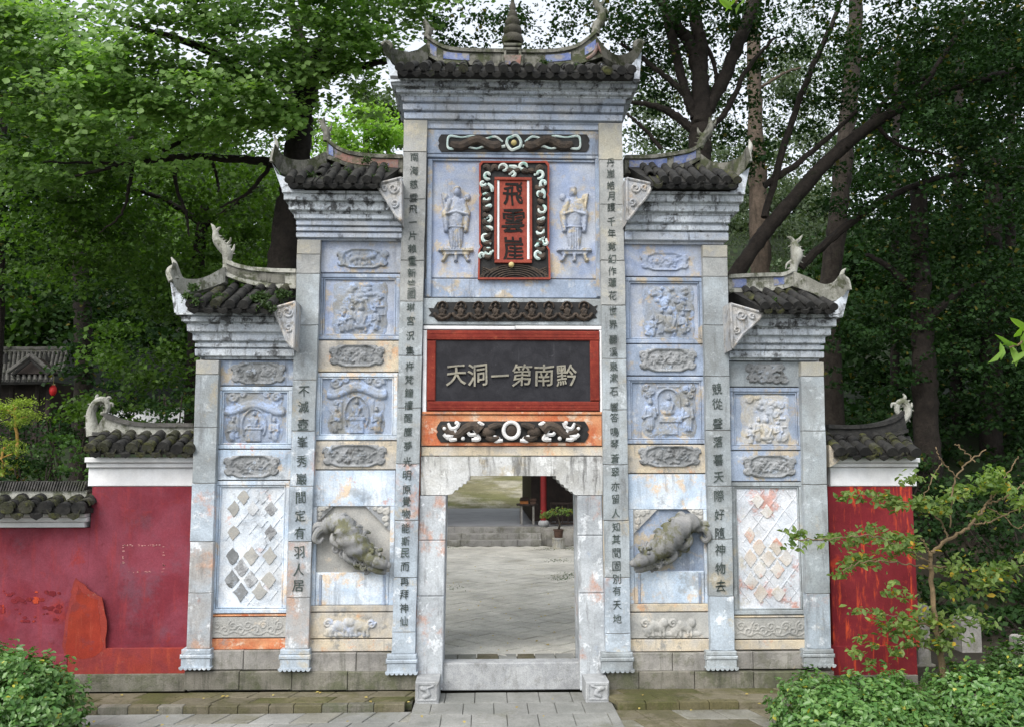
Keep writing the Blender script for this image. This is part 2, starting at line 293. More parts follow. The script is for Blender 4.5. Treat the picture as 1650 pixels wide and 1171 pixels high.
    def mesh(s, name, mats, smooth=False, recalc=True):
        me = bpy.data.meshes.new(name); me.from_pydata(s.v, [], s.f)
        for m in (mats if isinstance(mats, (list, tuple)) else [mats]): me.materials.append(m)
        if max(s.mi, default=0): me.polygons.foreach_set('material_index', s.mi)
        if recalc:
            bm = bmesh.new(); bm.from_mesh(me); bmesh.ops.recalc_face_normals(bm, faces=bm.faces); bm.to_mesh(me); bm.free()
        if smooth:
            me.polygons.foreach_set('use_smooth', [True]*len(me.polygons))
            if smooth != 'all':
                try: me.set_sharp_from_angle(angle=R(40))
                except Exception: pass
        return me
    def build(s, name, mats, parent=None, smooth=False, recalc=True):
        return link(bpy.data.objects.new(name, s.mesh(name, mats, smooth, recalc)), parent)
def structure(o): o['kind'] = 'structure'; return o
def stuff(o): o['kind'] = 'stuff'; return o
def jig(a): return random.uniform(-a, a)
def spline(pts, n):
    """Catmull-Rom through points (tuples of any length)"""
    P = [np.array(p, float) for p in pts]; P = [2*P[0]-P[1]]+P+[2*P[-1]-P[-2]]; out = []
    m = len(P)-3
    for i in range(n):
        t = i/(n-1)*m; k = min(int(t), m-1); t -= k; a, b, c, d = P[k:k+4]
        out.append(.5*((2*b)+(-a+c)*t+(2*a-5*b+4*c-d)*t*t+(-a+3*b-3*c+d)*t**3))
    return out
def TUBE(mb, pts, rads, Y, n=14, seg=8, flat=1.0):
    """tube along a smooth curve; points are (px, py[, dY]) in the plane Y, radii in the same units"""
    q = spline([(p[0], p[1], p[2] if len(p) > 2 else 0, r) for p, r in zip(pts, rads)], n)
    k = PXM(Y); mb.tube([W(a, b, Y+d) for a, b, d, _ in q], [max(r, .15)/k for *_, r in q], seg, True, flat)
def curl(x, y, r, turns=1.4, a0=0.0, s=1, n=12):
    return [(x+r*(1-.75*i/(n-1))*math.cos(a0+s*2*math.pi*turns*i/(n-1)), y+r*(1-.75*i/(n-1))*math.sin(a0+s*2*math.pi*turns*i/(n-1))) for i in range(n)]

# leaves: thousands of small folded blades in one mesh
def leaves(name, P, size, mat, parent=None, up=0.5, aspect=0.75, droop=0.0, kind=None, out=None, face=.25, fine=False):
    P = np.asarray(P, float); n = len(P)
    nr = rng.normal(size=(n,3)); nr /= np.linalg.norm(nr, axis=1)[:,None]
    nr = nr*(1-up) + np.array([0,-face,1.0])*up
    if out is not None: nr = nr + out*.6
    nr /= np.linalg.norm(nr, axis=1)[:,None]
    t = rng.normal(size=(n,3)); t[:,2] -= droop*2; t -= nr*np.sum(t*nr, 1)[:,None]; t /= np.linalg.norm(t, axis=1)[:,None]
    b = np.cross(nr, t); s = (size*rng.uniform(.65,1.25,n))[:,None]
    if fine:
        w6 = b*s*aspect*.5; lift = nr*s
        V = np.stack([P-t*s*.5, P-t*s*.22+w6*.72+lift*.08, P+t*s*.12+w6+lift*.13, P+t*s*.5, P+t*s*.12-w6+lift*.13, P-t*s*.22-w6*.72+lift*.08], 1).reshape(-1,3)
        q = np.arange(n, dtype=np.int32)[:,None]*6; I = np.concatenate([q+np.array([0,1,2,3], np.int32), q+np.array([3,4,5,0], np.int32)], 1).ravel()
        nv, nf = 6*n, 2*n
    base = P - t*s*.5; tip = P + t*s*.5; mid = P - t*s*.02
    l = mid + b*s*aspect*.5 + nr*s*.12; r = mid - b*s*aspect*.5 + nr*s*.12
    if not fine: V = np.stack([base, l, tip, r], 1).reshape(-1,3); I = np.arange(4*n, dtype=np.int32); nv, nf = 4*n, n
    me = bpy.data.meshes.new(name); me.vertices.add(nv); me.vertices.foreach_set('co', V.ravel())
    me.loops.add(4*nf); me.loops.foreach_set('vertex_index', I)
    me.polygons.add(nf); me.polygons.foreach_set('loop_start', np.arange(0, 4*nf, 4, dtype=np.int32))
    try: me.polygons.foreach_set('loop_total', np.full(nf, 4, dtype=np.int32))
    except Exception: pass
    me.materials.append(mat); me.update(calc_edges=True); me.validate()
    o = link(bpy.data.objects.new(name, me), parent)
    if kind: o['kind'] = kind
    return o
def sprays(ells, per_m3, leaves_per, rad=.38, flat=.35, shell=.35, sag=.0):
    """leaf positions: flat sprays spread through ellipsoids (cx,cy,cz,rx,ry,rz)"""
    out = []
    for cx, cy, cz, rx, ry, rz in ells:
        k = max(3, int(per_m3*4.19*rx*ry*rz))
        d = rng.normal(size=(k,3)); d /= np.linalg.norm(d, axis=1)[:,None]
        d *= (rng.uniform(shell, 1, k)**.6)[:,None]
        C = d*np.array([rx,ry,rz]) + np.array([cx,cy,cz])
        m = rng.poisson(leaves_per, k); idx = np.repeat(np.arange(k), m); q = rng.normal(size=(len(idx),3))*.5
        rr = (rad*rng.uniform(.6,1.4,k))[idx][:,None]
        off = q*rr*np.array([1,1,flat]); off[:,2] -= sag*(off[:,0]**2+off[:,1]**2)/rad
        out.append(C[idx]+off)
    return np.concatenate(out)
# ------------------------------------------------------------------ the gate
gate = empty('memorial_gate', 'weathered stone memorial gate in three rising bays with upturned tiled roofs and a stepped doorway', 'gate', (0, .3, 0))
def chipped(P, a=.004):
    """polygon outline with two extra points per side, worn a little unevenly"""
    out = []
    for i, p in enumerate(P):
        p, q = Vector(p), Vector(P[(i+1) % len(P)]); e = q-p; n_ = Vector((-e.z, 0, e.x)).normalized()
        for t in (0, .3, .7): out.append(p+e*min(.98, max(0, t+(jig(.12) if t else 0)))+n_*(random.uniform(0, a) if t else 0)+(e.normalized()*0))
    return out
def slab(name, x0, x1, z0, z1, Yf, Yb, mat, parent=gate, c=.006):
    m = MB(); m.rect(x0, x1, z0, z1, Yf, Yb, c); return m.build(name, M[mat] if isinstance(mat, str) else mat, parent)
COLS = {'l1': ((580,316,353),(1045,300,338)), 'l2': ((386,479,517),(1045,459,497)), 'l3': ((193,651,689),(1050,631,669)),
        'r3': ((198,965,1003),(1050,976,1017)), 'r2': ((395,1132,1172),(1048,1145,1184)), 'r1': ((583,1290,1327),(1045,1301,1340))}
def ex(c, side, y):
    (ya, la, ra), (yb, lb, rb) = COLS[c]; t = (y-ya)/(yb-ya)
    return (la+(lb-la)*t) if side == 'L' else (ra+(rb-ra)*t)
YC, YP, YCORE, YB = -.10, -.012, .065, .62      # column front, panel front, wall core front, wall back

# wall core behind the panels, one slab per bay
def core(x0, y0, x1, y1, Yb=YB):
    a = RC(x0, y0, x1, y1, YCORE); slab('wall_core', a[0], a[1], a[2], a[3], YCORE, Yb, 'slab_grey')
core(312, 576, 480, 1112); core(474, 384, 655, 1112); core(655, 190, 1000, 733)
core(1003, 388, 1162, 1112); core(1162, 578, 1330, 1112)

# columns of separate stone blocks
JOINTS = {'l1': (580,603,688,778,872,955,1045), 'l2': (386,410,441,524,612,694,783,872,962,1045),
          'l3': (193,245,321,420,486,573,657,747,838,930,1018,1053), 'r3': (198,258,330,420,492,578,660,748,838,930,1020,1050),
          'r2': (395,415,446,524,606,693,783,868,960,1048), 'r1': (583,606,694,780,870,956,1045)}
TEXT = {'l3': ('南海慈雲飛一片賴重新竺國琳宮況集杵梵鐘撞醒塵夢光明原覺物能斯民而再拜神仙',
               (253,275,297,319,337,358,380,401,420,440,458,474,495,517,541,565,590,611,632,652,673,695,718,743,765,788,807,827,850,871,890,912,936,957,979,1000), 15, .30),
        'r3': ('丹崖皓月護千年竟幻作蓮花世界聽溪泉漱石響答鳴琴蒼翠亦留人知其間固別有天地',
               (262,280,299,316,334,357,376,397,417,437,455,476,500,523,547,567,590,608,630,655,672,695,715,738,760,783,803,826,848,868,890,911,932,951,974,996), 15, .28),
        'l2': ('不減壺峯秀巖間定有羽人居', (630,655,683,711,742,771,801,830,858,889,917,943), 18.5, .32),
        'r2': ('競從聲落暮天際好隨神物去', (626,650,682,711,740,768,798,828,858,885,915,943), 18.5, .32)}
_dg = None
def glyph(ch, bold=.0):
    c = bpy.data.curves.new('t', 'FONT'); c.body = ch; c.offset = bold; c.resolution_u = 3
    o = bpy.data.objects.new('t', c); COL.objects.link(o); bpy.context.view_layer.update()
    me = bpy.data.meshes.new_from_object(o.evaluated_get(bpy.context.evaluated_depsgraph_get()))
    vs = np.array([v.co[:2] for v in me.vertices]) if len(me.vertices) else np.zeros((0,2)); fs = [tuple(p.vertices) for p in me.polygons]
    es = {}
    for f in fs:
        for i in range(len(f)):
            e = (f[i], f[(i+1) % len(f)]); es[e] = 1
    edge = [e for e in es if (e[1], e[0]) not in es]
    bpy.data.objects.remove(o); bpy.data.curves.remove(c); bpy.data.meshes.remove(me)
    if len(vs):
        lo, hi = vs.min(0), vs.max(0); k = max(hi-lo); vs = (vs-(lo+hi)/2)/max(k, .45)
    return vs, fs, edge
def write(mb, ch, px, py, hpx, Y, depth=.004, bold=.0, wx=1.0, wob=.03, slant=.06, dome=0):
    vs, fs, edge = glyph(ch, bold); k = hpx/PXM(Y); c = W(px, py, Y); a, b = random.uniform(0, 6), random.uniform(0, 6)
    x, y = vs[:,0].copy(), vs[:,1].copy()
    x2 = x + wob*np.sin(5*y+a) + wob*.6*np.sin(11*x+b); y2 = y + wob*np.sin(6*x+b) + slant*x
    P = [(c.x+x2[i]*k*wx, Y, c.z+y2[i]*k) for i in range(len(vs))]; n = len(P)
    back = [(p[0], Y+depth, p[2]) for p in P]
    mb.add(P+back, [f for f in fs] + [(i, j, j+n, i+n) for i, j in edge])
def bold(mb, ch, px, py, hpx, Y, depth, grow, wx, wob, n=6):
    """a heavy brush character: the glyph laid several times with small shifts, each a hair deeper"""
    st = random.getstate(); k = hpx*grow
    for i in range(n):
        random.setstate(st); t = 6.283*i/n; write(mb, ch, px+k*math.cos(t), py+k*math.sin(t), hpx, Y+.0006*i, depth, 0, wx, wob)
for c, js in JOINTS.items():
    (ya, la, ra), (yb, lb, rb) = COLS[c]; ym = (js[0]+js[-1])/2; xm = (ex(c,'L',ym)+ex(c,'R',ym))/2
    top, bot = RC(la, ya, ra, ya+2, YC), RC(lb, yb-2, rb, yb, YC)
    zt, zb = W(xm, js[0], YC).z, W(xm, js[-1], YC).z
    def ends(z):
        t = (zt-z)/(zt-zb); return top[0]+(bot[0]-top[0])*t, top[1]+(bot[1]-top[1])*t
    m = MB(); m.prism([(ends(zb)[0]+.012, YC+.014, zb), (ends(zb)[1]-.012, YC+.014, zb), (ends(zt)[1]-.012, YC+.014, zt), (ends(zt)[0]+.012, YC+.014, zt)], (0, YB-YC+.03, 0))
    col = m.build('column', M['slab_grey'], gate)
    for i in range(len(js)-1):
        z1, z0 = W(xm, js[i], YC).z-.003, W(xm, js[i+1], YC).z+.003
        (a0, a1), (b0, b1) = ends(z0), ends(z1); d = jig(.003); Yf = YC+jig(.004)
        m = MB(); m.prism(chipped([(a0+d, Yf, z0), (a1+d, Yf, z0), (b1+d, Yf, z1), (b0+d, Yf, z1)], .006), (0, .10-Yf, 0), .007)
        mat = 'column_pale' if (c in ('l3','r3') and i == 0) or (c in ('l2','r2','l1','r1') and i == 0) else ('column_stained' if i >= len(js)-3 and c in ('l1','l2') else 'column_low' if js[i] > 690 and c[0] == 'l' or js[i] > 900 else ('column_grey_shaded' if js[i] < 440 else 'column_stone'))
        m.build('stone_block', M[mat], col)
    # carved foot of the column
    yb0 = js[-1]; x0, x1, z0, z1 = RC(ex(c,'L',yb0)-9, yb0, ex(c,'R',yb0)+4, {'l1':1080,'l2':1083,'l3':1088,'r3':1084,'r2':1080,'r1':1075}[c], YC)
    h = z1-z0; m = MB(); m.rect(x0+.012, x1-.012, z1-h*.22, z1, YC-.03, .08, .008); m.rect(x0, x1, z1-h*.42, z1-h*.225, YC-.045, .08, .012)
    m.rect(x0+.014, x1-.014, z0+h*.16, z1-h*.425, YC-.035, .08, .006)
    k = 7
    for i in range(k):
        xa = x0-.004+(x1-x0+.008)*(i+.5)/k; r = (x1-x0)/k*.52
        m.prism([(xa+r*math.cos(t), YC-.052, z0+h*.2+r*1.15*math.sin(t)) for t in [math.pi+math.pi*q/6 for q in range(7)]], (0, .12, 0))
    m.build('column_foot', M['column_low' if c[0] == 'l' else 'column_stone'], col)
    if c in TEXT:
        s, ys, h, fx = TEXT[c]
        for ch, y in zip(s, ys):
            xc = (ex(c,'L',y)+ex(c,'R',y))/2; m = MB()
            if ch == '一': write(m, ch, xc-1, y, h, YC-.011, .004, 0, .9)
            else: write(m, ch, xc-1, y, h*.98, YC-.011, .004, 0, .90)
            m.build('carved_character', M['ink'], col)

# ------------------------------------------------------------------ relief carving (height fields)
class Field:
    def __init__(s, w, h, res):
        s.w, s.h = w, h; s.nx, s.ny = max(8, int(w/res)), max(8, int(h/res))
        s.X, s.Y = np.meshgrid(np.linspace(0, w, s.nx+1), np.linspace(0, h, s.ny+1)); s.Z = np.zeros_like(s.X)
    def top(s, z): s.Z = np.maximum(s.Z, z)
    def blob(s, cx, cy, rx, ry, h, rot=0.0, p=.5):
        c, q = math.cos(rot), math.sin(rot); dx, dy = s.X-cx, s.Y-cy
        d = ((dx*c+dy*q)/rx)**2+((-dx*q+dy*c)/ry)**2; s.top(h*np.clip(1-d, 0, 1)**p)
    def cap(s, x0, y0, x1, y1, r0, h, r1=None):
        r1 = r0 if r1 is None else r1; vx, vy = x1-x0, y1-y0; L2 = vx*vx+vy*vy+1e-9
        t = np.clip(((s.X-x0)*vx+(s.Y-y0)*vy)/L2, 0, 1); d = np.hypot(s.X-x0-t*vx, s.Y-y0-t*vy)/(r0+(r1-r0)*t)
        s.top(h*np.clip(1-d*d, 0, 1)**.5)
    def path(s, pts, r, h):
        for a, b in zip(pts, pts[1:]): s.cap(a[0], a[1], b[0], b[1], r, h)
    def box(s, x0, y0, x1, y1, h, e=.006):
        d = np.minimum(np.minimum(s.X-x0, x1-s.X), np.minimum(s.Y-y0, y1-s.Y)); s.top(h*np.clip(d/e, 0, 1))
    def scroll(s, x, y, r, h, a0=0, sg=1, th=.25, turns=1.3):
        s.path(curl(x, y, r, turns, a0, sg, 14), r*th, h)
    def person(s, x, y, hgt, h, lean=0.0, seated=False):
        """robed figure standing on y (bottom)"""
        u = hgt
        if seated:
            s.blob(x, y+.14*u, .34*u, .16*u, h*.9); s.blob(x, y+.45*u, .22*u, .33*u, h); s.cap(x-.2*u, y+.52*u, x-.1*u, y+.22*u, .085*u, h); s.cap(x+.2*u, y+.52*u, x+.1*u, y+.22*u, .085*u, h)
            s.blob(x, y+.86*u, .135*u, .155*u, h*1.15); s.blob(x, y+1.0*u, .06*u, .06*u, h)
        else:
            s.blob(x+lean*.3*u, y+.26*u, .155*u, .30*u, h*.85, 0, .35); s.blob(x+lean*.6*u, y+.56*u, .165*u, .24*u, h)
            s.cap(x+lean*.7*u-.13*u, y+.68*u, x+lean*.6*u-.17*u, y+.42*u, .06*u, h, .075*u); s.cap(x+lean*.7*u+.13*u, y+.68*u, x+lean*.6*u+.15*u, y+.44*u, .06*u, h, .075*u)
            s.cap(x+lean*.6*u-.15*u, y+.42*u, x+lean*.6*u+.02*u, y+.47*u, .045*u, h*1.1); s.blob(x+lean*u, y+.87*u, .085*u, .10*u, h*1.15); s.blob(x+lean*u, y+.96*u, .06*u, .05*u, h*1.1)
            for k in (-1, 0, 1): s.cap(x+k*.07*u, y+.03*u, x+k*.05*u, y+.4*u, .02*u, h*.95)
    def build(s, name, x0, z0, Y, mat, parent, rough=.0025, cut=.0018, mask=None):
        f = rng.normal(size=s.Z.shape); f = (f+np.roll(f,1,0)+np.roll(f,1,1)+np.roll(f,-1,0)+np.roll(f,-1,1))/5
        Z = s.Z + np.where(s.Z > cut, f*rough, 0); keep = s.Z > cut
        if mask is not None: keep &= mask
        vs = np.stack([x0+s.X, Y+.003-Z, z0+s.Y], -1).reshape(-1,3); m = s.nx+1
        fk = keep[:-1,:-1] | keep[1:,:-1] | keep[:-1,1:] | keep[1:,1:]
        jj, ii = np.nonzero(fk); q = jj*m+ii; F = np.stack([q, q+1, q+m+1, q+m], -1)
        used = np.unique(F); mp = np.zeros(len(vs), int); mp[used] = np.arange(len(used))
        me = bpy.data.meshes.new(name); me.from_pydata(vs[used].tolist(), [], mp[F].tolist()); me.materials.append(M[mat])
        me.polygons.foreach_set('use_smooth', [True]*len(me.polygons)); me.update()
        return link(bpy.data.objects.new(name, me), parent)
def octmask(F, cx, cy, hw, hh, cut):
    dx, dy = np.abs(F.X-cx)/hw, np.abs(F.Y-cy)/hh
    return np.maximum(np.maximum(dx, dy), (dx+dy)/(2-cut))

def cartouche(px0, py0, px1, py1, Y, mat, style, parent=gate):
    x0, x1, z0, z1 = RC(px0, py0, px1, py1, Y); w, h = x1-x0, z1-z0; F = Field(w, h, .0105); r = random
    if style != 3:
        d = octmask(F, w/2, h/2, w*.40, h*.48, .45)
        F.top(np.where(d < 1, .008, 0)); F.top(.034*np.clip(1-np.abs(d-1)/.13, 0, 1)**.5)
        for sx in (-1, 1):
            F.scroll(w/2+sx*w*.42, h*.68, h*.20, .036, 0 if sx > 0 else math.pi, sx, .36); F.scroll(w/2+sx*w*.40, h*.28, h*.18, .034, 0 if sx > 0 else math.pi, -sx, .36)
            F.cap(w/2+sx*w*.34, h*.9, w/2+sx*w*.44, h*.5, h*.09, .03)
    lim = .34 if style != 3 else .46
    if style in (0, 2):                        # leaves, stalks and blossoms
        F.path([(w*(.5+lim*(-1+2*i/16)), h*(.5+.16*math.sin(i*.9))) for i in range(17)], h*.035, .022)
        for k in range(34):
            x = w*(.5+lim*r.uniform(-1, 1)); y = h*r.uniform(.18, .82); q = r.uniform(0, 3.1); F.blob(x, y, h*.10, h*.045, r.uniform(.016, .034), q)
        for k in range(7): F.scroll(w*(.5+lim*r.uniform(-.9, .9)), h*r.uniform(.25, .75), h*.09, .028, r.uniform(0, 6), r.choice((-1, 1)), .32)
        for a in (-.17, .13):
            for q in range(6): F.blob(w*(.5+a)+h*.11*math.cos(q), h*.5+h*.11*math.sin(q), h*.07, h*.07, .034)
            F.blob(w*(.5+a), h*.5, h*.06, h*.06, .044)
    elif style == 1:                           # a running beast among clouds
        F.path([(w*.28, h*.4), (w*.4, h*.55), (w*.55, h*.5), (w*.66, h*.6)], h*.13, .034); F.blob(w*.7, h*.62, h*.17, h*.15, .042)
        for x in (.36, .44, .57, .63): F.cap(w*x, h*.45, w*(x+.02), h*.22, h*.055, .028)
        F.path([(w*.28, h*.4), (w*.22, h*.58), (w*.26, h*.72)], h*.06, .028)
        for k in range(5): F.scroll(w*r.uniform(.25, .75), h*r.choice((.2, .8)), h*.10, .022, r.uniform(0, 6), 1, .35)
    else:                                      # coiled scrolls
        for k in range(10):
            F.scroll(w*(.10+.8*(k+.5)/10), h*(.5+.24*(-1)**k), h*.21, .036, r.uniform(0, 6), (-1)**k, .32, 1.5)
        F.blob(w/2, h*.5, h*.3, h*.26, .045); F.path([(w*.08, h*.3), (w*.3, h*.88), (w*.7, h*.88), (w*.92, h*.3)], h*.07, .03)
    return F.build('cartouche_relief', x0, z0, Y, mat, parent)

def shrine_scene(px0, py0, px1, py1, Y, mat, kind, parent):
    x0, x1, z0, z1 = RC(px0, py0, px1, py1, Y); w, h = x1-x0, z1-z0; F = Field(w, h, .0085)
    d = octmask(F, w/2, h/2, w*.49, h*.49, .10) + .025*np.sin(F.X*38)+.025*np.sin(F.Y*31); F.top(np.clip((1-d)*.12, 0, .010))
    if kind in ('arch', 'canopy'):
        top = .80 if kind == 'arch' else .72
        a = [(w*(.5+.46*math.sin(t)), h*(top-.22*abs(math.sin(t))**1.6+.10*abs(math.sin(t))**6)) for t in np.linspace(-1.5, 1.5, 17)]
        F.path(a, h*.065, .045); F.path([(x, y+h*.055) for x, y in a], h*.05, .036)
        for k in (-1, 1): F.scroll(w*(.5+k*.36), h*.88, h*.085, .036, 0, k, .4); F.scroll(w*(.5+k*.2), h*.93, h*.06, .03, 2, k, .4)
        F.path([(w*(.5+.2*math.sin(t)), h*(.36+.30*math.cos(t))) for t in np.linspace(-2.2, 2.2, 15)], w*.018, .034)
        for k in (-1, 1): F.box(w*(.5+k*.265)-w*.03, h*.12, w*(.5+k*.265)+w*.03, h*.6, .026)
        F.person(w*.5, h*.31, h*.30, .05, seated=True); F.box(w*.37, h*.05, w*.63, h*.27, .036); F.box(w*.345, h*.26, w*.655, h*.325, .046)
        for q in (.41, .47, .53, .59): F.blob(w*q, h*.34, w*.022, h*.022, .05)
        for k in (-1, 1): F.person(w*(.5+k*.36), h*.07, h*.43, .044, lean=-k*.06)
        for k in range(6): F.scroll(w*random.choice((.1, .16, .86, .92)), h*random.uniform(.1, .7), h*.05, .026, k, 1, .4)
    elif kind == 'window':                     # two attendants beside a round-headed niche
        F.path([(w*.30, h*.42), (w*.29, h*.66)]+[(w*(.48+.20*math.cos(t)), h*(.66+.19*math.sin(t))) for t in np.linspace(3.1, 0, 11)]+[(w*.69, h*.42)], w*.022, .036)
        F.person(w*.49, h*.40, h*.34, .044, seated=True); F.box(w*.32, h*.27, w*.72, h*.37, .04); F.box(w*.37, h*.06, w*.65, h*.27, .026)
        F.person(w*.15, h*.13, h*.56, .05, .03); F.person(w*.83, h*.12, h*.55, .05, -.04)
        for x, y in ((.1,.86),(.2,.8),(.8,.83),(.92,.86),(.88,.74),(.14,.74)): F.scroll(w*x, h*y, h*.055, .036, x*9, 1, .45)
        F.box(w*.3, h*.87, w*.7, h*.905, .02)
    else:                                      # crowded landscape scene
        r = random.Random(len(kind)*7+int(px0))
        F.path([(w*.6, h*.1), (w*.68, h*.4), (w*.6, h*.62), (w*.5, h*.8)], w*.03, .03)
        for k in range(22): F.blob(w*r.uniform(.25, .85), h*r.uniform(.62, .92), w*.07, h*.045, .036, r.uniform(-.5, .5))
        for k in range(10): F.scroll(w*r.uniform(.1, .9), h*r.uniform(.1, .9), h*.06, .032, r.uniform(0, 6), 1, .45)
        F.person(w*.34, h*.1, h*.46, .05, .05); F.person(w*.52, h*.12, h*.44, .054, seated=True); F.person(w*.2, h*.06, h*.36, .044); F.person(w*.78, h*.1, h*.4, .046, -.05)
        F.box(w*.7, h*.5, w*.92, h*.545, .03); F.box(w*.76, h*.36, w*.94, h*.39, .026)
    return F.build('figure_relief', x0, z0, Y, mat, parent)

def fishscene_foot(px0, py0, px1, py1, Y, mat, kind):
    x0, x1, z0, z1 = RC(px0, py0, px1, py1, Y); w, h = x1-x0, z1-z0; F = Field(w, h, .010)
    if kind == 'waves':
        for k in range(9): F.scroll(w*(.06+.88*k/8), h*(.5+.12*(-1)**k), h*.27, .014, k, (-1)**k, .2, 1.4)
        F.path([(w*i/20, h*(.2+.1*math.sin(i*1.3))) for i in range(21)], h*.06, .012)
    else:
        for cx, s in ((.35, 1), (.62, -1)) if kind == 'beasts' else ((.30, 1), (.68, 1)):
            F.path([(w*(cx-.12), h*.3), (w*(cx-.04), h*.52), (w*(cx+.07), h*.42)], h*.2, .034); F.blob(w*(cx+s*.11), h*.62, h*.2, h*.2, .044)
            for q in (-.12, -.05, .05, .1): F.cap(w*(cx+q), h*.4, w*(cx+q+.01), h*.1, h*.07, .03)
            F.scroll(w*(cx-s*.15), h*.6, h*.18, .03, 0, s, .3)
        for q in range(5): F.blob(w*random.uniform(.1, .9), h*.16, h*.3, h*.12, .018)
    F.build('base_relief', x0, z0, Y, mat, gate)

# ------------------------------------------------------------------ the four wings
def bayrect(cl, cr, y0, y1, Y=YP, in0=0, in1=0):
    ym = (y0+y1)/2; return RC(ex(cl,'R',ym)+in0, y0, ex(cr,'L',ym)-in1, y1, Y)
def band(cl, cr, y0, y1, mat, Yf=YP, name='stone_band'):
    a = bayrect(cl, cr, y0, y1); g = .0025
    return slab(name, a[0]-.02, a[1]+.02, a[2]+g, a[3]-g, Yf+jig(.002), YCORE-.004, mat)
def framed(cl, cr, y0, y1, px, mat_f, mat_in, side=6, bw=.045, depth=.04, top_in=6):
    """stone frame of four bars round a sunk panel"""
    a = bayrect(cl, cr, y0, y1); g = .0025; x0, x1, z0, z1 = a[0]-.004, a[1]+.004, a[2]+g, a[3]-g
    slab('panel_ground', x0+.01, x1-.01, z0+.01, z1-.01, YP+depth, YCORE-.003, mat_in, c=.002)
    fr = MB(); b = bw
    for q in ((x0, x1, z1-b, z1), (x0, x1, z0, z0+b), (x0, x0+b, z0+b+.002, z1-b-.002), (x1-b, x1, z0+b+.002, z1-b-.002)): fr.rect(*q, YP+jig(.001), YP+depth+.01, .008)
    e = b+.004
    for q in ((x0+e, x1-e, z1-e-.016, z1-e), (x0+e, x1-e, z0+e, z0+e+.016), (x0+e, x0+e+.016, z0+e+.018, z1-e-.018), (x1-e-.016, x1-e, z0+e+.018, z1-e-.018)): fr.rect(*q, YP+.014, YP+depth+.008, .004)
    fr.build('panel_frame', M[mat_f], gate)
    return x0+b, x1-b, z0+b, z1-b
def lattice(box, warm, Yb):
    """white strips crossing over sunk diamonds, most of them plastered over"""
    x0, x1, z0, z1 = box; x0 += .02; x1 -= .02; z0 += .02; z1 -= .02; w = x1-x0; n = 3; p = w/n*.88; hh = p*.62*1.02; hw = p*.5
    m = MB(); r = random.Random(5 if warm else 3); cells = []
    cx0 = (x0+x1)/2
    for j in range(-1, 13):
        for i in range(-3, 4):
            cx = cx0+(i+(j % 2)*.5)*p; cz = z0+hh*.25+j*hh
            pts = [(cx+hw*.8, cz), (cx, cz+hh*.8), (cx-hw*.8, cz), (cx, cz-hh*.8)]
            if all(x0 <= q[0] <= x1 for q in pts) and z0 < cz-hh*.6 and cz+hh*.6 < z1: cells.append((cx, cz))
    full = MB()
    for cx, cz in cells:
        v = (cz-z0)/(z1-z0)
        if r.random() > (.88 if v < .5 else .62): continue
        q = []
        for k in range(12):
            a = 2*math.pi*k/12; d = 1/(abs(math.cos(a))+abs(math.sin(a)))
            s = r.uniform(.68, .90)*d*(1.0 if v < .6 else .85); q.append((cx+hw*s*math.cos(a), Yb-.011, cz+hh*s*math.sin(a)))
        d = MB(); d.prism(q, (0, .009, 0), .006); d.build('lattice_diamond', M['lattice_warm' if warm else r.choice(('lattice_diamond','lattice_diamond','slab_grey','relief_grey' if v < .5 else 'lattice_white'))], gate)
    for k in range(16):                        # low ridges of the lattice strips
        for s in (-1, 1):
            za = z0-w*1.3+k*2*hh*.5*2; pts = []
            for t in np.linspace(0, 1, 12):
                x = x0+w*t; z = za+(w*t if s > 0 else w*(1-t))*(hh/hw)
                if z0 < z < z1: pts.append((x, Yb-.003+jig(.002), z+jig(.004)))
            if len(pts) > 2:
                i0 = r.randrange(0, max(1, len(pts)//2)); pts = pts[i0:]
                if len(pts) > 2: m.tube(pts, [.010*r.uniform(.5, 1.2) for _ in pts], 5, True, .5)
    stuff(m.build('lattice_strips', M['lattice_blotched' if warm else 'lattice_white'], gate))

def wing_outer(cl, cr, dy, side, c1, fig, kinds, c2):
    warm = side == 'r'
    band(cl, cr, 580+dy, 621+dy, 'plaster_blue_grey' if not warm else 'column_stone'); cartouche(*c1, YP, 'relief_grey', kinds[0])
    framed(cl, cr, 622+dy, 723+dy, fig, 'whitewash' if not warm else 'plaster_blue_grey', 'plaster_blue_grey', bw=.05)
    shrine_scene(*fig, YP+.04, 'relief_blue' if not warm else 'relief_beige', kinds[1], gate)
    band(cl, cr, 724+dy, 773+dy, 'whitewash' if not warm else 'plaster_blue_grey'); cartouche(*c2, YP, 'relief_grey', kinds[2])
    b = framed(cl, cr, 774+dy, 988+dy, None, 'whitewash' if not warm else 'column_stone', 'lattice_blotched' if warm else 'lattice_white', bw=.05); lattice(b, warm, YP+.04)
    a = bayrect(cl, cr, 993+dy, 1027+dy); band(cl, cr, 989+dy, 992.5+dy, 'orange_band' if not warm else 'cream_plaster', YP-.006)
    band(cl, cr, 993+dy, 1027+dy, 'slab_grey'); fishscene_foot(ex(cl,'R',1010)+4, 995+dy, ex(cr,'L',1010)-4, 1025+dy, YP, 'slab_grey', 'waves')
    band(cl, cr, 1028+dy, 1046, 'orange_band' if not warm else 'cream_plaster', YP-.004)
wing_outer('l1', 'l2', 0, 'l', (373,584,460,618), (361,629,459,716), (0, 'canopy', 2), (361,733,450,768))
wing_outer('r2', 'r1', 2, 'r', (1199,585,1272,619), (1192,633,1272,720), (3, 'crowd', 0), (1197,733,1282,768))

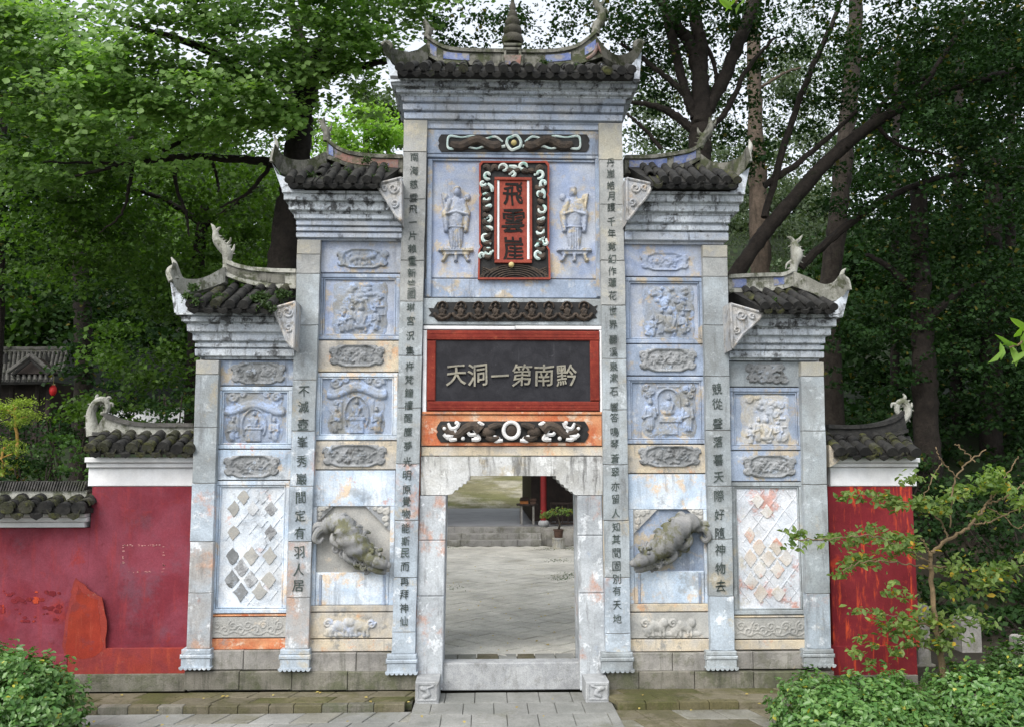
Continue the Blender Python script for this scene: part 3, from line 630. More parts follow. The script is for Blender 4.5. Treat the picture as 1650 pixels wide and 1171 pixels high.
def wing_inner(cl, cr, dy, side, cs, figs, kinds):
    L_ = side == 'l'
    band(cl, cr, 387+dy, 440+dy, 'plaster_blue'); cartouche(*cs[0], YP, 'plaster_blue' if not L_ else 'relief_blue', 2 if not L_ else 1)
    framed(cl, cr, 441+dy, 548+dy, figs[0], 'plaster_blue_grey', 'plaster_blue', bw=.05); shrine_scene(*figs[0], YP+.04, 'relief_blue', kinds[0], gate)
    band(cl, cr, 549+dy, 599+dy, 'cream_plaster' if L_ else 'plaster_blue_grey'); cartouche(*cs[1], YP, 'relief_grey', 0)
    framed(cl, cr, 600+dy, 709+dy, figs[1], 'whitewash' if L_ else 'plaster_blue_grey', 'plaster_blue_grey', bw=.05); shrine_scene(*figs[1], YP+.04, 'relief_blue', kinds[1], gate)
    band(cl, cr, 710+dy, 756+dy, 'cream_plaster'); cartouche(*cs[2], YP, 'relief_grey', 0)
    # whitewashed bay with the sunk octagonal field and the plunging beast
    a = bayrect(cl, cr, 757+dy, 985); g = .003; x0, x1, z0, z1 = a[0]-.004, a[1]+.004, a[2]+g, a[3]-g
    zt, zb = W(575, 815+dy, YP).z, W(575, 975, YP).z; w = x1-x0
    slab('panel_ground', x0, x1, zb-.02, zt+.02, YP+.045, YCORE-.002, 'plaster_blue_grey' if not L_ else 'slab_grey', c=.002)
    slab('plaster_panel', x0, x1, zt, z1, YP, YCORE-.004, 'whitewash'); slab('plaster_panel', x0, x1, z0, zb, YP-.003, YCORE-.004, 'cream_plaster')
    for s, xa, xb in ((1, x0, x0+.055), (-1, x1-.055, x1)): slab('plaster_panel', xa, xb, zb+.002, zt-.002, YP+.001, YCORE-.005, 'whitewash')
    for s in (1, -1):                          # clipped corners of the octagon, carved with scrolls
        xe = x0+.056 if s > 0 else x1-.056; k = w*(.30 if (s > 0) == (not L_) else .2)
        m = MB(); m.prism([(xe, YP+.004, zt-.003), (xe, YP+.004, zt-k), (xe+s*k, YP+.004, zt-.003)], (0, .045, 0)); m.build('corner_panel', M['relief_grey' if L_ else 'slab_grey'], gate)
        F = Field(k, k, .009)
        for q in ((.18,.8,.14),(.42,.84,.12),(.2,.5,.12),(.62,.9,.08),(.16,.26,.08)): F.scroll(k*(q[0] if s > 0 else 1-q[0]), k*q[1], k*q[2], .018, 1, s, .4)
        F.build('scroll_relief', xe if s > 0 else xe-k, zt-k, YP+.004, 'slab_grey', gate)
    zl = W(575, 922, YP).z
    slab('plaster_panel', x0+.058, x1-.058, zb+.002, zl, YP+.012, YCORE-.003, 'whitewash', c=.01)
    m = MB()
    for xa, xb, za, zc in ((x0+.10, x0+.13, zb+.004, zl-.02), (x1-.13, x1-.10, zb+.004, zl-.02)): m.rect(xa, xb, za, zc, YP-.002, YP+.02, .006)
    m.build('plaster_rib', M['plaster_blue_grey'], gate)
    b0 = band(cl, cr, 986, 1028, 'cream_plaster' if L_ else 'slab_grey'); xa, xb = ex(cl,'R',1010)+6, ex(cr,'L',1010)-6
    fishscene_foot(xa, 988, xb, 1027, YP, 'relief_beige' if L_ else 'slab_grey', 'beasts' if L_ else 'plants')
    band(cl, cr, 1029, 1049, 'cream_plaster', YP-.004)
wing_inner('l2', 'l3', 0, 'l', ((543,402,626,432), (531,556,619,590), (519,716,623,751)), ((534,452,627,542), (527,605,623,703)), ('crowded', 'arch'))
wing_inner('r3', 'r2', 6, 'r', ((1032,408,1110,436), (1030,562,1122,598), (1028,718,1130,751)), ((1034,458,1120,548), (1032,612,1124,706)), ('crowd', 'window'))

# plunging beasts: a scaly body diving head first out of the octagon
def beast(pts, rads, mat, head, s):
    m = MB(); q = spline([(p[0], p[1], p[2], r) for p, r in zip(pts, rads)], 40); Y = YP; k = PXM(Y); n = 18; vs = []
    ring = [(W(a, b, Y+d), r/k) for a, b, d, r in q]
    for i in range(len(ring)):
        p, r = ring[i]; t = (ring[min(i+1, len(ring)-1)][0]-ring[max(i-1, 0)][0]).normalized(); u = (Vector((0,1,0))-t*t.y).normalized(); v = t.cross(u)
        for j in range(n):
            a = 2*math.pi*j/n; sc = 1+.13*(((i+j) % 2)-.5)*(1 if i < 32 else .3)+.08*math.sin(i*.9+j); vs.append(p+(u*math.cos(a)+v*math.sin(a))*r*sc)
    m.add(vs, [(i*n+j, i*n+(j+1) % n, (i+1)*n+(j+1) % n, (i+1)*n+j) for i in range(len(ring)-1) for j in range(n)]+[tuple(range(n)), tuple(range(len(vs)-n, len(vs)))])
    ob = m.build('carved_beast', M[mat], gate, smooth='all')
    hx, hy = head; m = MB()
    m.ball(W(hx, hy, Y-.16), .115, 14, 9, 1, .85); m.ball(W(hx+s*10, hy+3, Y-.20), .085, 12, 8, .9, .7)
    TUBE(m, [(hx+s*4, hy+4, -.20), (hx+s*16, hy+9, -.21), (hx+s*25, hy+13, -.18)], [11, 9, 6], Y, 9)
    m.ball(W(hx+s*25, hy+12, Y-.20), .042, 9, 6)
    TUBE(m, [(hx-s*4, hy+13, -.12), (hx+s*10, hy+20, -.13), (hx+s*22, hy+23, -.12)], [8, 6.5, 4], Y, 9)
    for e in (-1, 1): m.ball(W(hx+s*6+e*6, hy-7+e*2, Y-.265), .022); TUBE(m, [(hx+s*6+e*9, hy-13, -.22), (hx+s*6+e*3, hy-12, -.26)], [3.5, 2], Y, 5)
    for e in (-1, 1): TUBE(m, [(hx-s*6+e*8, hy-12, -.14), (hx-s*14+e*8, hy-22, -.12), (hx-s*20+e*6, hy-24, -.08)], [4, 3, 1], Y, 7)
    m.build('beast_head', M[mat], ob, smooth='all'); m = MB()
    for e in range(9):
        a = .6+e*.62; TUBE(m, curl(hx-s*8+19*math.cos(a), hy-2+17*math.sin(a), 6.5, 1.2, a, s, 9), [2.6]*9, Y-.13, 12, 6)
    for e in range(5): TUBE(m, curl(hx-s*(10+12*e), hy+19-8*e, 7, 1.2, 2+e, -s, 9), [2.8]*9, Y-.05, 12, 6)
    stuff(m.build('beast_mane', M[mat], ob, smooth=True))
    for e in range(2):
        m = MB(); x0, y0 = q[14+e*12][:2]; TUBE(m, [(x0-s*4, y0+12, -.10), (x0-s*10, y0+26, -.12), (x0+s*1, y0+35, -.11), (x0+s*9, y0+37, -.09)], [8, 6, 5, 2.5], Y, 12)
        m.build('beast_leg', M[mat], ob, smooth='all')
    x, y = pts[0][:2]
    for tp, tr in (([(x, y, -.05), (x-s*9, y+3, -.09), (x-s*15, y+15, -.10), (x-s*8, y+21, -.08), (x-s*1, y+14, -.06)], [5.5, 5.5, 5, 4, 2.5]), ([(x+s*3, y-3, -.04), (x-s*12, y-5, -.05), (x-s*20, y+8, -.05)], [7, 6, 2])):
        m = MB(); TUBE(m, tp, tr, Y, 14); m.build('beast_tail', M[mat], ob, smooth=True)
    for e in range(4):
        m = MB(); TUBE(m, [(x+s*(22+e*12), y-10+e*9, -.12), (x+s*(30+e*12), y-23+e*9, -.10), (x+s*(39+e*12), y-21+e*9, -.07)], [6, 4.5, 1.5], Y, 8); m.build('back_fin', M[mat], ob, smooth=True)
beast([(522,852,-.03),(535,843,-.07),(550,846,-.10),(563,864,-.12),(578,881,-.14),(594,894,-.14)], [9,14,18,20,19,13], 'relief_moss', (600,898), 1)
beast([(1128,850,-.03),(1114,842,-.07),(1098,848,-.10),(1082,864,-.12),(1066,879,-.14),(1051,891,-.14)], [9,14,18,20,19,13], 'relief_moss', (1045,895), -1)

# plinth stones and the foot course, stone by stone
def course(xs, y0, y1, mat, Yf, name='plinth_stone'):
    for a, b in zip(xs, xs[1:]):
        q = RC(a, y0, b, y1, Yf); slab(name, q[0]+.003, q[1]-.003, q[2]+.003, q[3]-.003, Yf+jig(.006), .10, mat, c=.008)
course((338,392,458), 1047, 1079, 'plinth_stone', -.06); course((498,574,630), 1051, 1083, 'plinth_stone', -.06)
course((1018,1084,1143), 1051, 1081, 'plinth_stone', -.06); course((1186,1214,1300), 1049, 1078, 'plinth_stone', -.06)
course((296,385,470,560,672), 1081, 1112, 'foot_stone', -.10, 'foot_stone'); course((978,1030,1120,1215,1345), 1081, 1112, 'foot_stone', -.10, 'foot_stone')

# ------------------------------------------------------------------ centre bay
def cpart(name, px, Yf, Yb, mat, c=.006):
    a = RC(*px, Yf); return slab(name, a[0], a[1], a[2]+.002, a[3]-.002, Yf, Yb, mat, c=c)
cpart('stone_band', (684,196,970,209), -.05, .06, 'cornice_blue'); cpart('stone_band', (688,210,968,249), -.03, .06, 'plaster_blue_grey')
cpart('panel_ground', (688,250,968,449), .035, .06, 'plaster_blue'); cpart('stone_band', (684,450,972,480), .02, .06, 'plaster_blue_grey')
m = MB()
for px in ((688,250,966,256), (688,257,696,479), (960,257,968,479)): q = RC(*px, 0); m.rect(q[0], q[1], q[2], q[3], -.02, .05, .008)
for px in ((697,257,959,260),): q = RC(*px, 0); m.rect(q[0], q[1], q[2], q[3], .005, .05, .004)
m.build('panel_frame', M['plaster_blue_grey'], gate)
cpart('stone_band', (682,481,972,524), -.03, .06, 'column_stone')
for i, (a, b) in enumerate(((682,830),(830.5,972))): cpart('white_frame', (a,525,b,531.5), -.045, .06, 'wall_white')
cpart('white_frame', (681,532,687.5,668), -.046, .06, 'wall_white'); cpart('white_frame', (966.5,532,973,668), -.046, .06, 'wall_white')
# red frame and black board
m = MB()
for px in ((688,533,966,548.5), (688,646,966,661.5), (688,549,702,645.5), (951,549,966,645.5)): q = RC(*px, -.06); m.rect(q[0], q[1], q[2]+.001, q[3]-.001, -.065, .05, .01)
for px in ((692,537.5,962,538.5), (692,543,962,544), (692,650.5,962,651.5), (692,656,962,657)): q = RC(*px, -.067); m.rect(*q, -.069, -.05, .001)
m.build('sign_frame', M['red_frame'], gate); cpart('sign_board', (699,547,953,647), -.04, .05, 'black_board', .003)
for ch, x in zip('天洞一第南黔', (735,769.5,805.5,841,876.5,913)):
    m = MB(); bold(m, ch, x, 604 if ch != '一' else 605, 35 if ch != '一' else 30, -.064, .024, .010, .92, .02); m.build('sign_letter', M['letter_grey'], gate)
cpart('red_sill', (680,662.5,970,667.5), -.055, .05, 'orange_band'); cpart('stone_band', (679,668,970,718), -.035, .06, 'orange_band')
cpart('stone_band', (679,719,971,734), -.02, .06, 'cream_plaster')

def frieze_plate(px0, py0, px1, py1, Y, mat, cut, spikes=False, d=.012, name='frieze_ground'):
    ym = (py0+py1)/2; h = (py1-py0)
    if spikes: pts = [(px0+14,py0),(px1-16,py0),(px1-6,py0+7),(px1,py0+5),(px1-3,py0+11),(px1,ym),(px1-4,py1-10),(px1-1,py1-6),(px1-8,py1-4),(px1-14,py1),(px0+14,py1),(px0+8,py1-7),(px0,py1-9),(px0+4,ym+2),(px0-1,ym-6),(px0+8,py0+10)]
    else: pts = [(px0+cut,py0),(px1-cut,py0),(px1-cut*.3,py0+cut),(px1,ym-4),(px1-cut*.4,ym),(px1,ym+4),(px1-cut*.3,py1-cut),(px1-cut,py1),(px0+cut,py1),(px0+cut*.3,py1-cut),(px0,ym+4),(px0+cut*.4,ym),(px0,ym-4),(px0+cut*.3,py0+cut)]
    m = MB(); m.prism([W(x, y, Y) for x, y in pts][::-1], (0, d, 0)); return m.build(name, M[mat], gate)
# upper frieze: dragons in dark relief with pale outlines
frieze_plate(706,217,950,245,-.042,'black_stucco',5, d=.02)
for x0, x1, s in ((726,806,1),(922,846,-1)):
    m = MB(); TUBE(m, [(x0+(x1-x0)*t, 231+5*math.sin(t*9), -.01) for t in np.linspace(0, 1, 12)], [4]+[8]*9+[9,7], -.042, 40, 8)
    m.build('dragon_relief', M['dragon_brown'], gate, smooth=True)
m = MB()
for s, xc in ((1, 828), (-1, 828)):
    m = MB(); xx = lambda d: xc-s*d
    TUBE(m, [(xx(18),229),(xx(30),221),(xx(48),224),(xx(66),220),(xx(84),222),(xx(103),220),(xx(107),230),(xx(104),240),(xx(86),239)], [1.6,2.2,1.5,2.2,1.5,2.4,1.6,2.4,1.4], -.05, 40, 6)
    TUBE(m, [(xx(14),236),(xx(30),239),(xx(46),236),(xx(60),240),(xx(76),237),(xx(86),239)], [2.8,1.8,2.4,1.6,2.2,1.2], -.05, 26, 6); m.build('cloud_scroll', M['cloud_teal'], gate, smooth=True)
m = MB(); TUBE(m, [(828+11.5*math.cos(t), 230.5+11*math.sin(t)*(1+.12*math.sin(4*t))) for t in np.linspace(0, 6.283, 18)], [2.6]*18, -.055, 36, 6)
m.build('flower_ring', M['cloud_teal'], gate, smooth=True)
m = MB(); m.ball(W(828,230.5,-.06), .036, 12, 8); m.build('pearl', M['gilt'], gate, smooth='all')
# middle frieze: nine seated figures
frieze_plate(691,487,963,518,-.042,'black_stucco',6, True, d=.02)
for i, x in enumerate((713,743,771,798.5,827.5,857,884.5,914,941)):
    a = RC(x-15, 485, x+15, 518, -.042); w_, h_ = a[1]-a[0], a[3]-a[2]; F = Field(w_, h_, .0075)
    F.person(w_/2, h_*.20, h_*.62, .06, seated=True)
    F.path([(w_*.08, h_*.34), (w_*.2, h_*.2), (w_*.5, h_*.1), (w_*.8, h_*.2), (w_*.92, h_*.34)], h_*.085, .045); F.path([(w_*(.5+.26*math.cos(t)), h_*(.72+.22*math.sin(t))) for t in np.linspace(-.3, 3.4, 9)], h_*.04, .035)
    if i % 2: F.scroll(w_*.25, h_*.62, h_*.1, .045, 1, 1, .4)
    F.build('seated_figure', a[0], a[2], -.042, 'dragon_brown', gate, .004)
# lower frieze: two dragons, white clouds and a ring
frieze_plate(703,678,949,712,-.047,'black_stucco',7, d=.02)
for s in (1, -1):
    m = MB(); X_ = lambda d: 824+s*d
    TUBE(m, [(X_(112),686,0),(X_(100),696,-.015),(X_(86),700,-.02),(X_(74),690,-.025),(X_(60),686,-.03),(X_(50),694,-.035)], [3,6,7,7.5,8,9], -.047, 30, 8)
    m.ball(W(X_(37),696,-.085), .085, 10, 7, .7, .75); TUBE(m, [(X_(36),690,-.05),(X_(24),685,-.05),(X_(16),684,-.04)], [6,5,3], -.047, 8)
    TUBE(m, [(X_(40),703,-.04),(X_(30),707,-.05),(X_(20),704,-.04)], [5,5,3], -.047, 8)
    for q in range(4): TUBE(m, curl(X_(52+q*18), 702-(q % 2)*14, 5, 1.1, q, s, 8), [2]*8, -.065, 10, 5)
    m.build('dragon_relief', M['dragon_brown'], gate, smooth=True)
m = MB()
for s in (1, -1):
    X_ = lambda d: 824+s*d
    for path in ([(X_(102),681),(X_(97),690),(X_(88),688),(X_(84),680)], [(X_(90),690),(X_(92),700),(X_(104),703),(X_(109),699)], [(X_(96),701),(X_(98),708),(X_(88),707)],
                 [(X_(54),683),(X_(60),690),(X_(56),698),(X_(66),700),(X_(70),696)], [(X_(55),699),(X_(52),707),(X_(64),708)], [(X_(20),706),(X_(28),703),(X_(26),710),(X_(14),709)], [(X_(44),684),(X_(52),681),(X_(50),688)]):
        m = MB(); TUBE(m, path, [2.2]+[3.4]*(len(path)-2)+[3.0], -.085, 14, 6); m.build('cloud_scroll', M['cloud_white'], gate, smooth=True)
    for x, y, r in ((102,704,4.2),(88,681,3.2),(57,707,4),(49,683,3.4),(22,707,4.2),(78,706,3),(108,690,2.6)): m = MB(); m.ball(W(X_(x), y, -.085), r*1.15/135, 8, 6, .7); m.build('cloud_knob', M['cloud_white'], gate, smooth='all')
m = MB(); TUBE(m, [(824+12.5*math.cos(t), 693+13*math.sin(t)) for t in np.linspace(0, 6.283, 24)], [3.2]*24, -.09, 40, 8)
m.build('ring', M['cloud_white'], gate, smooth=True)
m = MB(); m.ball(W(824,693,-.07), .07, 12, 8, .6); m.build('pearl', M['dragon_brown'], gate, smooth='all')

# upright name plaque with its notched border
def notch(g):
    pts = [(778-g,262-g),(879+g,262-g),(883+g,267-g),(883+g,310),(881+g,314),(883+g,318),(883+g,392),(880+g,397),(884+g,403),(885+g,448+g),(772-g,448+g),(773-g,403),(777-g,397),(774-g,392),(774-g,318),(776-g,314),(774-g,310),(774-g,267-g)]
    return pts
m = MB(); o_, i_ = notch(2.2), notch(-.6); n = len(o_); Yo = -.035
v = [W(x, y, Yo) for x, y in o_]+[W(x, y, Yo) for x, y in i_]; v += [p+Vector((0,.06,0)) for p in v]
m.add(v, [f for i in range(n) for j in ((i+1) % n,) for f in ((i, j, n+j, n+i), (i, i+2*n, j+2*n, j), (n+i, n+j, 3*n+j, 3*n+i), (2*n+i, 3*n+i, 3*n+j, 2*n+j))]); m.build('plaque_border', M['red_plaque'], gate)
m = MB(); m.prism([W(x, y, -.012) for x, y in notch(-.4)][::-1], (0, .04, 0)); m.build('plaque_ground', M['black_stucco'], gate)
m = MB()
for px in ((797,286,857,290.5), (797,419,857,424), (796.5,291,800.5,418.5), (853.5,291,857.5,418.5)): q = RC(*px, -.05); m.rect(*q, -.055, 0, .004)
m.build('plaque_frame', M['red_plaque'], gate)
q = RC(798,288,856,422,-.03); slab('plaque_board', *q, -.032, -.01, 'red_plaque', c=.002)
m = MB()
for px in ((801,291,804.5,418), (849.5,291,853,418)): q = RC(*px, -.04); m.rect(*q, -.037, -.03, .001)
m.build('plaque_strip', M['wall_white'], gate)
for ch, y, wx in (('飛',313,.80),('雲',357,.92),('崖',401,.80)):
    m = MB(); bold(m, ch, 827, y, 39, -.039, .008, .017, wx, .035, 8); m.build('plaque_letter', M['ink_black'], gate)
m = MB(); rr = random.Random(4)
for y in range(300, 420, 11):
    for x in (785, 871): TUBE(m, [(x-6+rr.uniform(-2,2), y), (x+rr.uniform(-3,3), y+5, -.01), (x+6, y+rr.uniform(-3,8))], [3,5,3], -.018, 8, 7)
for x in range(785, 878, 12): TUBE(m, [(x-6, 276+rr.uniform(-6,4)), (x, 270+rr.uniform(-3,6), -.01), (x+6, 276+rr.uniform(-4,4))], [3,5,3], -.018, 8, 7)
for k in range(6):                              # waves at the foot
    TUBE(m, [(829+(52-6*k)*math.cos(t), 452-(25-3.2*k)*math.sin(t)) for t in np.linspace(.12, 3.02, 12)], [1.3]*12, -.02, 22, 5)
    for s in (-1, 1): TUBE(m, [(829+s*(24+5*k), 430+2*k), (829+s*(36+4*k), 436+2*k), (829+s*52, 431+3*k)], [1.2]*3, -.02, 9, 5)
stuff(m.build('dragon_relief', M['dragon_brown'], gate, smooth=True))
m = MB()
for x, y, r, a, s in ((812,272,8,3,1),(842,270,8,0,-1),(786,283,7,1,1),(869,281,8,2,-1),(783,320,8,4,1),(870,312,6,0,1),(787,352,6,2,-1),(872,338,8,5,1),(783,383,8,1,1),(871,372,7,3,-1),(788,407,7,5,-1),(868,410,8,1,1),(778,296,5,0,1),(876,296,6,2,1),(826,280,5,2,-1),(777,412,5,2,1),(879,391,5,4,-1)):
    m = MB(); TUBE(m, curl(x, y, r, .9, a, s, 9), [1.5]+[2.9]*7+[1.6], -.034, 18, 6); m.ball(W(x+r*.9*math.cos(a+1), y+r*.9*math.sin(a+1), -.026), .018, 7, 5, .6); m.build('cloud_scroll', M['cloud_teal'], gate, smooth=True)
for x0, y0, x1, y1 in ((786,296,793,310),(868,300,877,320),(780,335,792,330),(866,355,877,350),(783,365,793,372),(869,388,874,378),(790,395,780,390),(862,398,868,388),(820,268,834,272)):
    m = MB(); TUBE(m, [(x0,y0),((x0+x1)/2+3,(y0+y1)/2),(x1,y1)], [2,4,2], -.03, 8, 6); m.build('cloud_wisp', M['cloud_teal'], gate, smooth=True)
m = MB(); m.ball(W(824,427,-.05), .035, 12, 8); m.build('pearl', M['gilt'], gate, smooth='all')
# two standing figures on bracketed ledges
def standing(px, s):
    a = RC(px-36, 296, px+36, 424, .035); w_, h_ = a[1]-a[0], a[3]-a[2]; F = Field(w_, h_, .0085); c = w_/2
    F.blob(c, h_*.58, w_*.17, h_*.27, .085, 0, .4); F.blob(c, h_*.36, w_*.16, h_*.24, .07, 0, .3); F.blob(c-s*.02*w_, h_*.88, w_*.085, h_*.06, .10); F.blob(c-s*.02*w_, h_*.93, w_*.075, h_*.035, .085)
    for q in (-1, 1):
        F.cap(c+q*w_*.14, h_*.77, c+q*w_*.24, h_*.60, w_*.07, .085, w_*.085); F.cap(c+q*w_*.24, h_*.62, c+q*w_*.22, h_*.40, w_*.085, .075, w_*.05); F.cap(c+q*w_*.22, h_*.6, c, h_*.63, w_*.05, .10)
        F.blob(c+q*w_*.25, h_*.82, w_*.07, h_*.05, .05)
    F.cap(c-w_*.15, h_*.44, c+w_*.15, h_*.44, w_*.025, .088); F.cap(c+s*w_*.22, h_*.62, c+s*w_*.30, h_*.86, w_*.035, .06)
    for q in (-.09, -.03, .03, .09): F.cap(c+q*w_, h_*.17, c+q*.8*w_, h_*.42, w_*.022, .085)
    for q in range(6): F.blob(c+(-.3+.12*q)*w_, h_*.17, w_*.085, h_*.018, .075)
    F.cap(c-w_*.36, h_*.15, c+w_*.36, h_*.15, h_*.018, .08); F.box(c-w_*.30, h_*.095, c+w_*.30, h_*.14, .05)
    F.Z *= .8
    for q in (-1, 0, 1):
        F.cap(c+q*w_*.22, h_*.10, c+q*w_*.26, h_*.035, w_*.05, .055, w_*.035); F.blob(c+q*w_*.28, h_*.03, w_*.045, h_*.024, .06)
    F.build('figure_relief', a[0], a[2], .035, 'relief_niche', gate, .004)
M['relief_niche'] = weathered('relief_niche', (.34,.37,.43), (.29,.335,.44), 3, [((.47,.40,.27), 4.5, .47,.57,.85), ((.40,.45,.54), 6, .56,.66,.5)], ((.18,.18,.19), .55,.72,.65), bump=.35)
standing(735, -1); standing(925, 1)

# door stones: jambs with a stepped, scalloped lintel
def jamb(px, splits, Y):
    for a, b in zip(splits, splits[1:]):
        q0 = [W(px(a)[0], a, Y), W(px(a)[1], a, Y), W(px(b)[1], b, Y), W(px(b)[0], b, Y)]
        zt, zb = (q0[0].z+q0[1].z)/2-.002, (q0[2].z+q0[3].z)/2+.002
        m = MB(); m.prism([(q0[3].x, Y, zb), (q0[2].x, Y, zb), (q0[1].x, Y, zt), (q0[0].x, Y, zt)], (0, .5, 0), .010); m.build('jamb_stone', M['door_stone'], gate)
lj = lambda y: (676+(668-676)*(y-797)/298, 719+(713-719)*(y-797)/298)
rj = lambda y: (930+(935-930)*(y-797)/298, 970+(977-970)*(y-797)/298)
jamb(lj, (797.5,870,960,1112), -.04); jamb(rj, (797.5,862,955,1112), -.04)
arch = [(757,766),(757,773),(752,774),(751,779),(746,779),(744,784),(739,784),(738,789),(733,789),(729,795),(719,797)]
ar = [(896,766),(896,772),(901,773),(903,779),(908,780),(910,785),(915,786),(917,791),(922,791),(925,796),(930,797)]
m = MB(); Y = -.043
poly = [(678,735),(678,797)]+arch[::-1]+ar+[(971,797),(971,735)]
m.prism([W(x, y, Y) for x, y in poly], (0, .5, 0)); m.build('door_lintel', M['lintel_stone'], gate)
# strips of reddish paint along the jambs' outer edge
for q in ((670,720,676,1000), (972,720,977,1035)): a = RC(*q, -.03); slab('jamb_edge', a[0], a[1], a[2], a[3], -.03, .06, 'orange_band' if q[0] < 700 else 'cream_plaster')
# threshold and the two door stones
for a, b in ((712,938),):
    q = RC(a,1067,b,1103,.02); slab('threshold', q[0], q[1], q[2]-.06, q[3], .02, .22, 'granite', c=.012)
def doorstone(x0, x1, y0, y1, s):
    Yf = -.42; q = RC(x0, y0, x1, y1, Yf); m = MB(); m.rect(q[0], q[1], q[2]-.12, q[3], Yf, -.035, .012); g = m.build('door_stone', M['granite'], gate)
    w_, h_ = q[1]-q[0], q[3]-q[2]; F = Field(w_*.84, h_*.84, .007)
    d = np.minimum(np.minimum(F.X, w_*.84-F.X), np.minimum(F.Y, h_*.84-F.Y)); F.top(.012*((d < .018)*1.0))
    F.path([(w_*(.42-s*.2), h_*.6), (w_*.42, h_*.5), (w_*(.42+s*.08), h_*.3), (w_*(.42-s*.1), h_*.2)], w_*.10, .024); F.blob(w_*(.42-s*.1), h_*.58, w_*.14, h_*.12, .03); F.cap(w_*.42, h_*.62, w_*(.42+s*.26), h_*.72, w_*.05, .02)
    F.build('stone_carving', q[0]+w_*.08, q[2]+h_*.08, Yf, 'granite', g, .002)
doorstone(669,707,1098,1131,1); doorstone(944,982,1098,1129,-1)
# ------------------------------------------------------------------ cornices
def cornice(layers, mats, inner, parent=gate, drip=()):
    """layers: (y_top, y_bottom, x_left, x_right, projection)"""
    for i, (y0, y1, xa, xb, pr) in enumerate(layers):
        Yf = YC-pr; q = RC(xa, y0, xb, y1, Yf); h = q[3]-q[2]; g = .002
        m = MB(); z0, z1 = q[2]+g, q[3]-g; x0, x1 = q[0], q[1]
        Yb = YB+pr+.03; s = max(0, .02)
        # moulded profile: upper lip proud, lower face drawn back
        prof = [(Yf+.060, z0), (Yf+.056, z0+h*.20), (Yf+.012, z0+h*.24), (Yf+.002, z0+h*.30), (Yf+jig(.003), z1-.008), (Yf+.008, z1)]
        vs = []; n = len(prof)
        for (yy, zz) in prof:
            e = (yy-Yf)*.8; l = e if inner != 'L' else 0; r = e if inner != 'R' else 0
            vs += [(x0+l, yy, zz), (x1-r, yy, zz), (x1-r, Yb-(yy-Yf), zz), (x0+l, Yb-(yy-Yf), zz)]
        fs = [(k*4+a, k*4+(a+1) % 4, k*4+4+(a+1) % 4, k*4+4+a) for k in range(n-1) for a in range(4)]+[(0,1,2,3), tuple((n-1)*4+a for a in range(4))[::-1]]
        m.add(vs, fs); o = m.build('cornice_moulding', M[mats[i] if isinstance(mats, (list, tuple)) else mats], parent)
        if i in drip:                           # row of small pendant drops under the lip
            d = MB(); k = int((x1-x0)/.085)
            for t in range(k):
                x = x0+.03+(x1-x0-.06)*(t+.5)/k+jig(.006)
                if random.random() < .9:
                    a = .013; zt = z0+h*.44; zb = z0+h*.20+jig(.008)
                    d.add([(x-a, Yf-.004, zt), (x+a, Yf-.004, zt), (x, Yf-.010, zb), (x-a, Yf+.035, zt), (x+a, Yf+.035, zt), (x, Yf+.02, zb)], [(0,1,2), (5,4,3), (0,3,4,1), (1,4,5,2), (2,5,3,0)])
            stuff(d.build('pendant_drops', M['cornice_white' if parent is not gate or y0 > 300 else 'cornice_blue'], o))
cornice([(183,197,651,1003,.02),(169,183,649,1005,.06),(154,169,647,1008,.10),(143,154,638,1018,.17),(132,143,632,1027,.24),(124,132,629,1031,.29)], ['cornice_blue']*3+['cornice_white']+['cornice_grimy']*2, None, drip=(3,4))
cornice([(375,386,477,647,.02),(366,375,477,647,.05),(356,366,477,647,.08),(343,356,474,647,.12),(327,343,465,645,.19),(313,327,457,643,.25),(307,313,454,641,.28)], ['cornice_blue']*3+['cornice_white']+['cornice_grimy']*3, 'R', drip=(4,3))
cornice([(562,578,314,474,.02),(553,562,314,474,.05),(539,553,310,474,.09),(522,539,301,474,.15),(510,522,292,473,.21),(503,510,283,472,.25)], ['cornice_white']*4+['cornice_grimy']*2, 'R', drip=(2,3))
cornice([(374,392,1007,1174,.02),(363,374,1008,1174,.05),(345,363,1008,1177,.09),(329,345,1009,1191,.16),(314,329,1010,1198,.23),(308,314,1012,1201,.27)], ['cornice_blue']+['cornice_white']*2+['cornice_grimy']*3, 'L', drip=(2,3))
cornice([(566,580,1176,1328,.02),(556,566,1177,1328,.05),(544,556,1177,1330,.09),(530,544,1178,1339,.15),(514,530,1178,1348,.21),(505,514,1179,1357,.25)], ['cornice_white']*4+['cornice_grimy']*2, 'L', drip=(2,3))
def bracket(pts, scrolls):
    m = MB(); Y = -.42; P = [W(x, y, Y) for x, y in pts]; m.prism(P, (0, .40, 0), 0); o = m.build('wall_bracket', M['bracket_plaster'], gate)
    d = MB(); c = sum(P, Vector())/len(P)
    n = len(P)
    for i in range(n): d.tube([P[i]+(c-P[i])*.06, P[(i+1) % n]+(c-P[(i+1) % n])*.06], .018, 6)
    for x, y, r, a, s in scrolls: TUBE(d, curl(x, y, r, 1.2, a, s, 10), [2.0]*10, Y-.004, 16, 6)
    d.build('bracket_scroll', M['bracket_plaster'], gate, smooth=True)
bracket([(604,296),(647,285),(647,357),(639,350),(622,322)], ((634,304,9,0,1),(636,328,7,2,-1),(620,303,5,1,1)))
bracket([(437,496),(476,485),(473,563),(463,552),(450,518)], ((464,503,9,0,1),(465,528,7,2,-1),(451,506,5,1,1)))
bracket([(1009,286),(1054,296),(1043,317),(1024,340),(1010,358)], ((1024,303,8,0,1),(1019,326,6,2,-1),(1038,302,5,1,1)))
bracket([(1176,488),(1231,504),(1222,517),(1196,540),(1179,564)], ((1194,508,9,0,1),(1187,532,6,2,-1),(1212,509,5,1,1)))

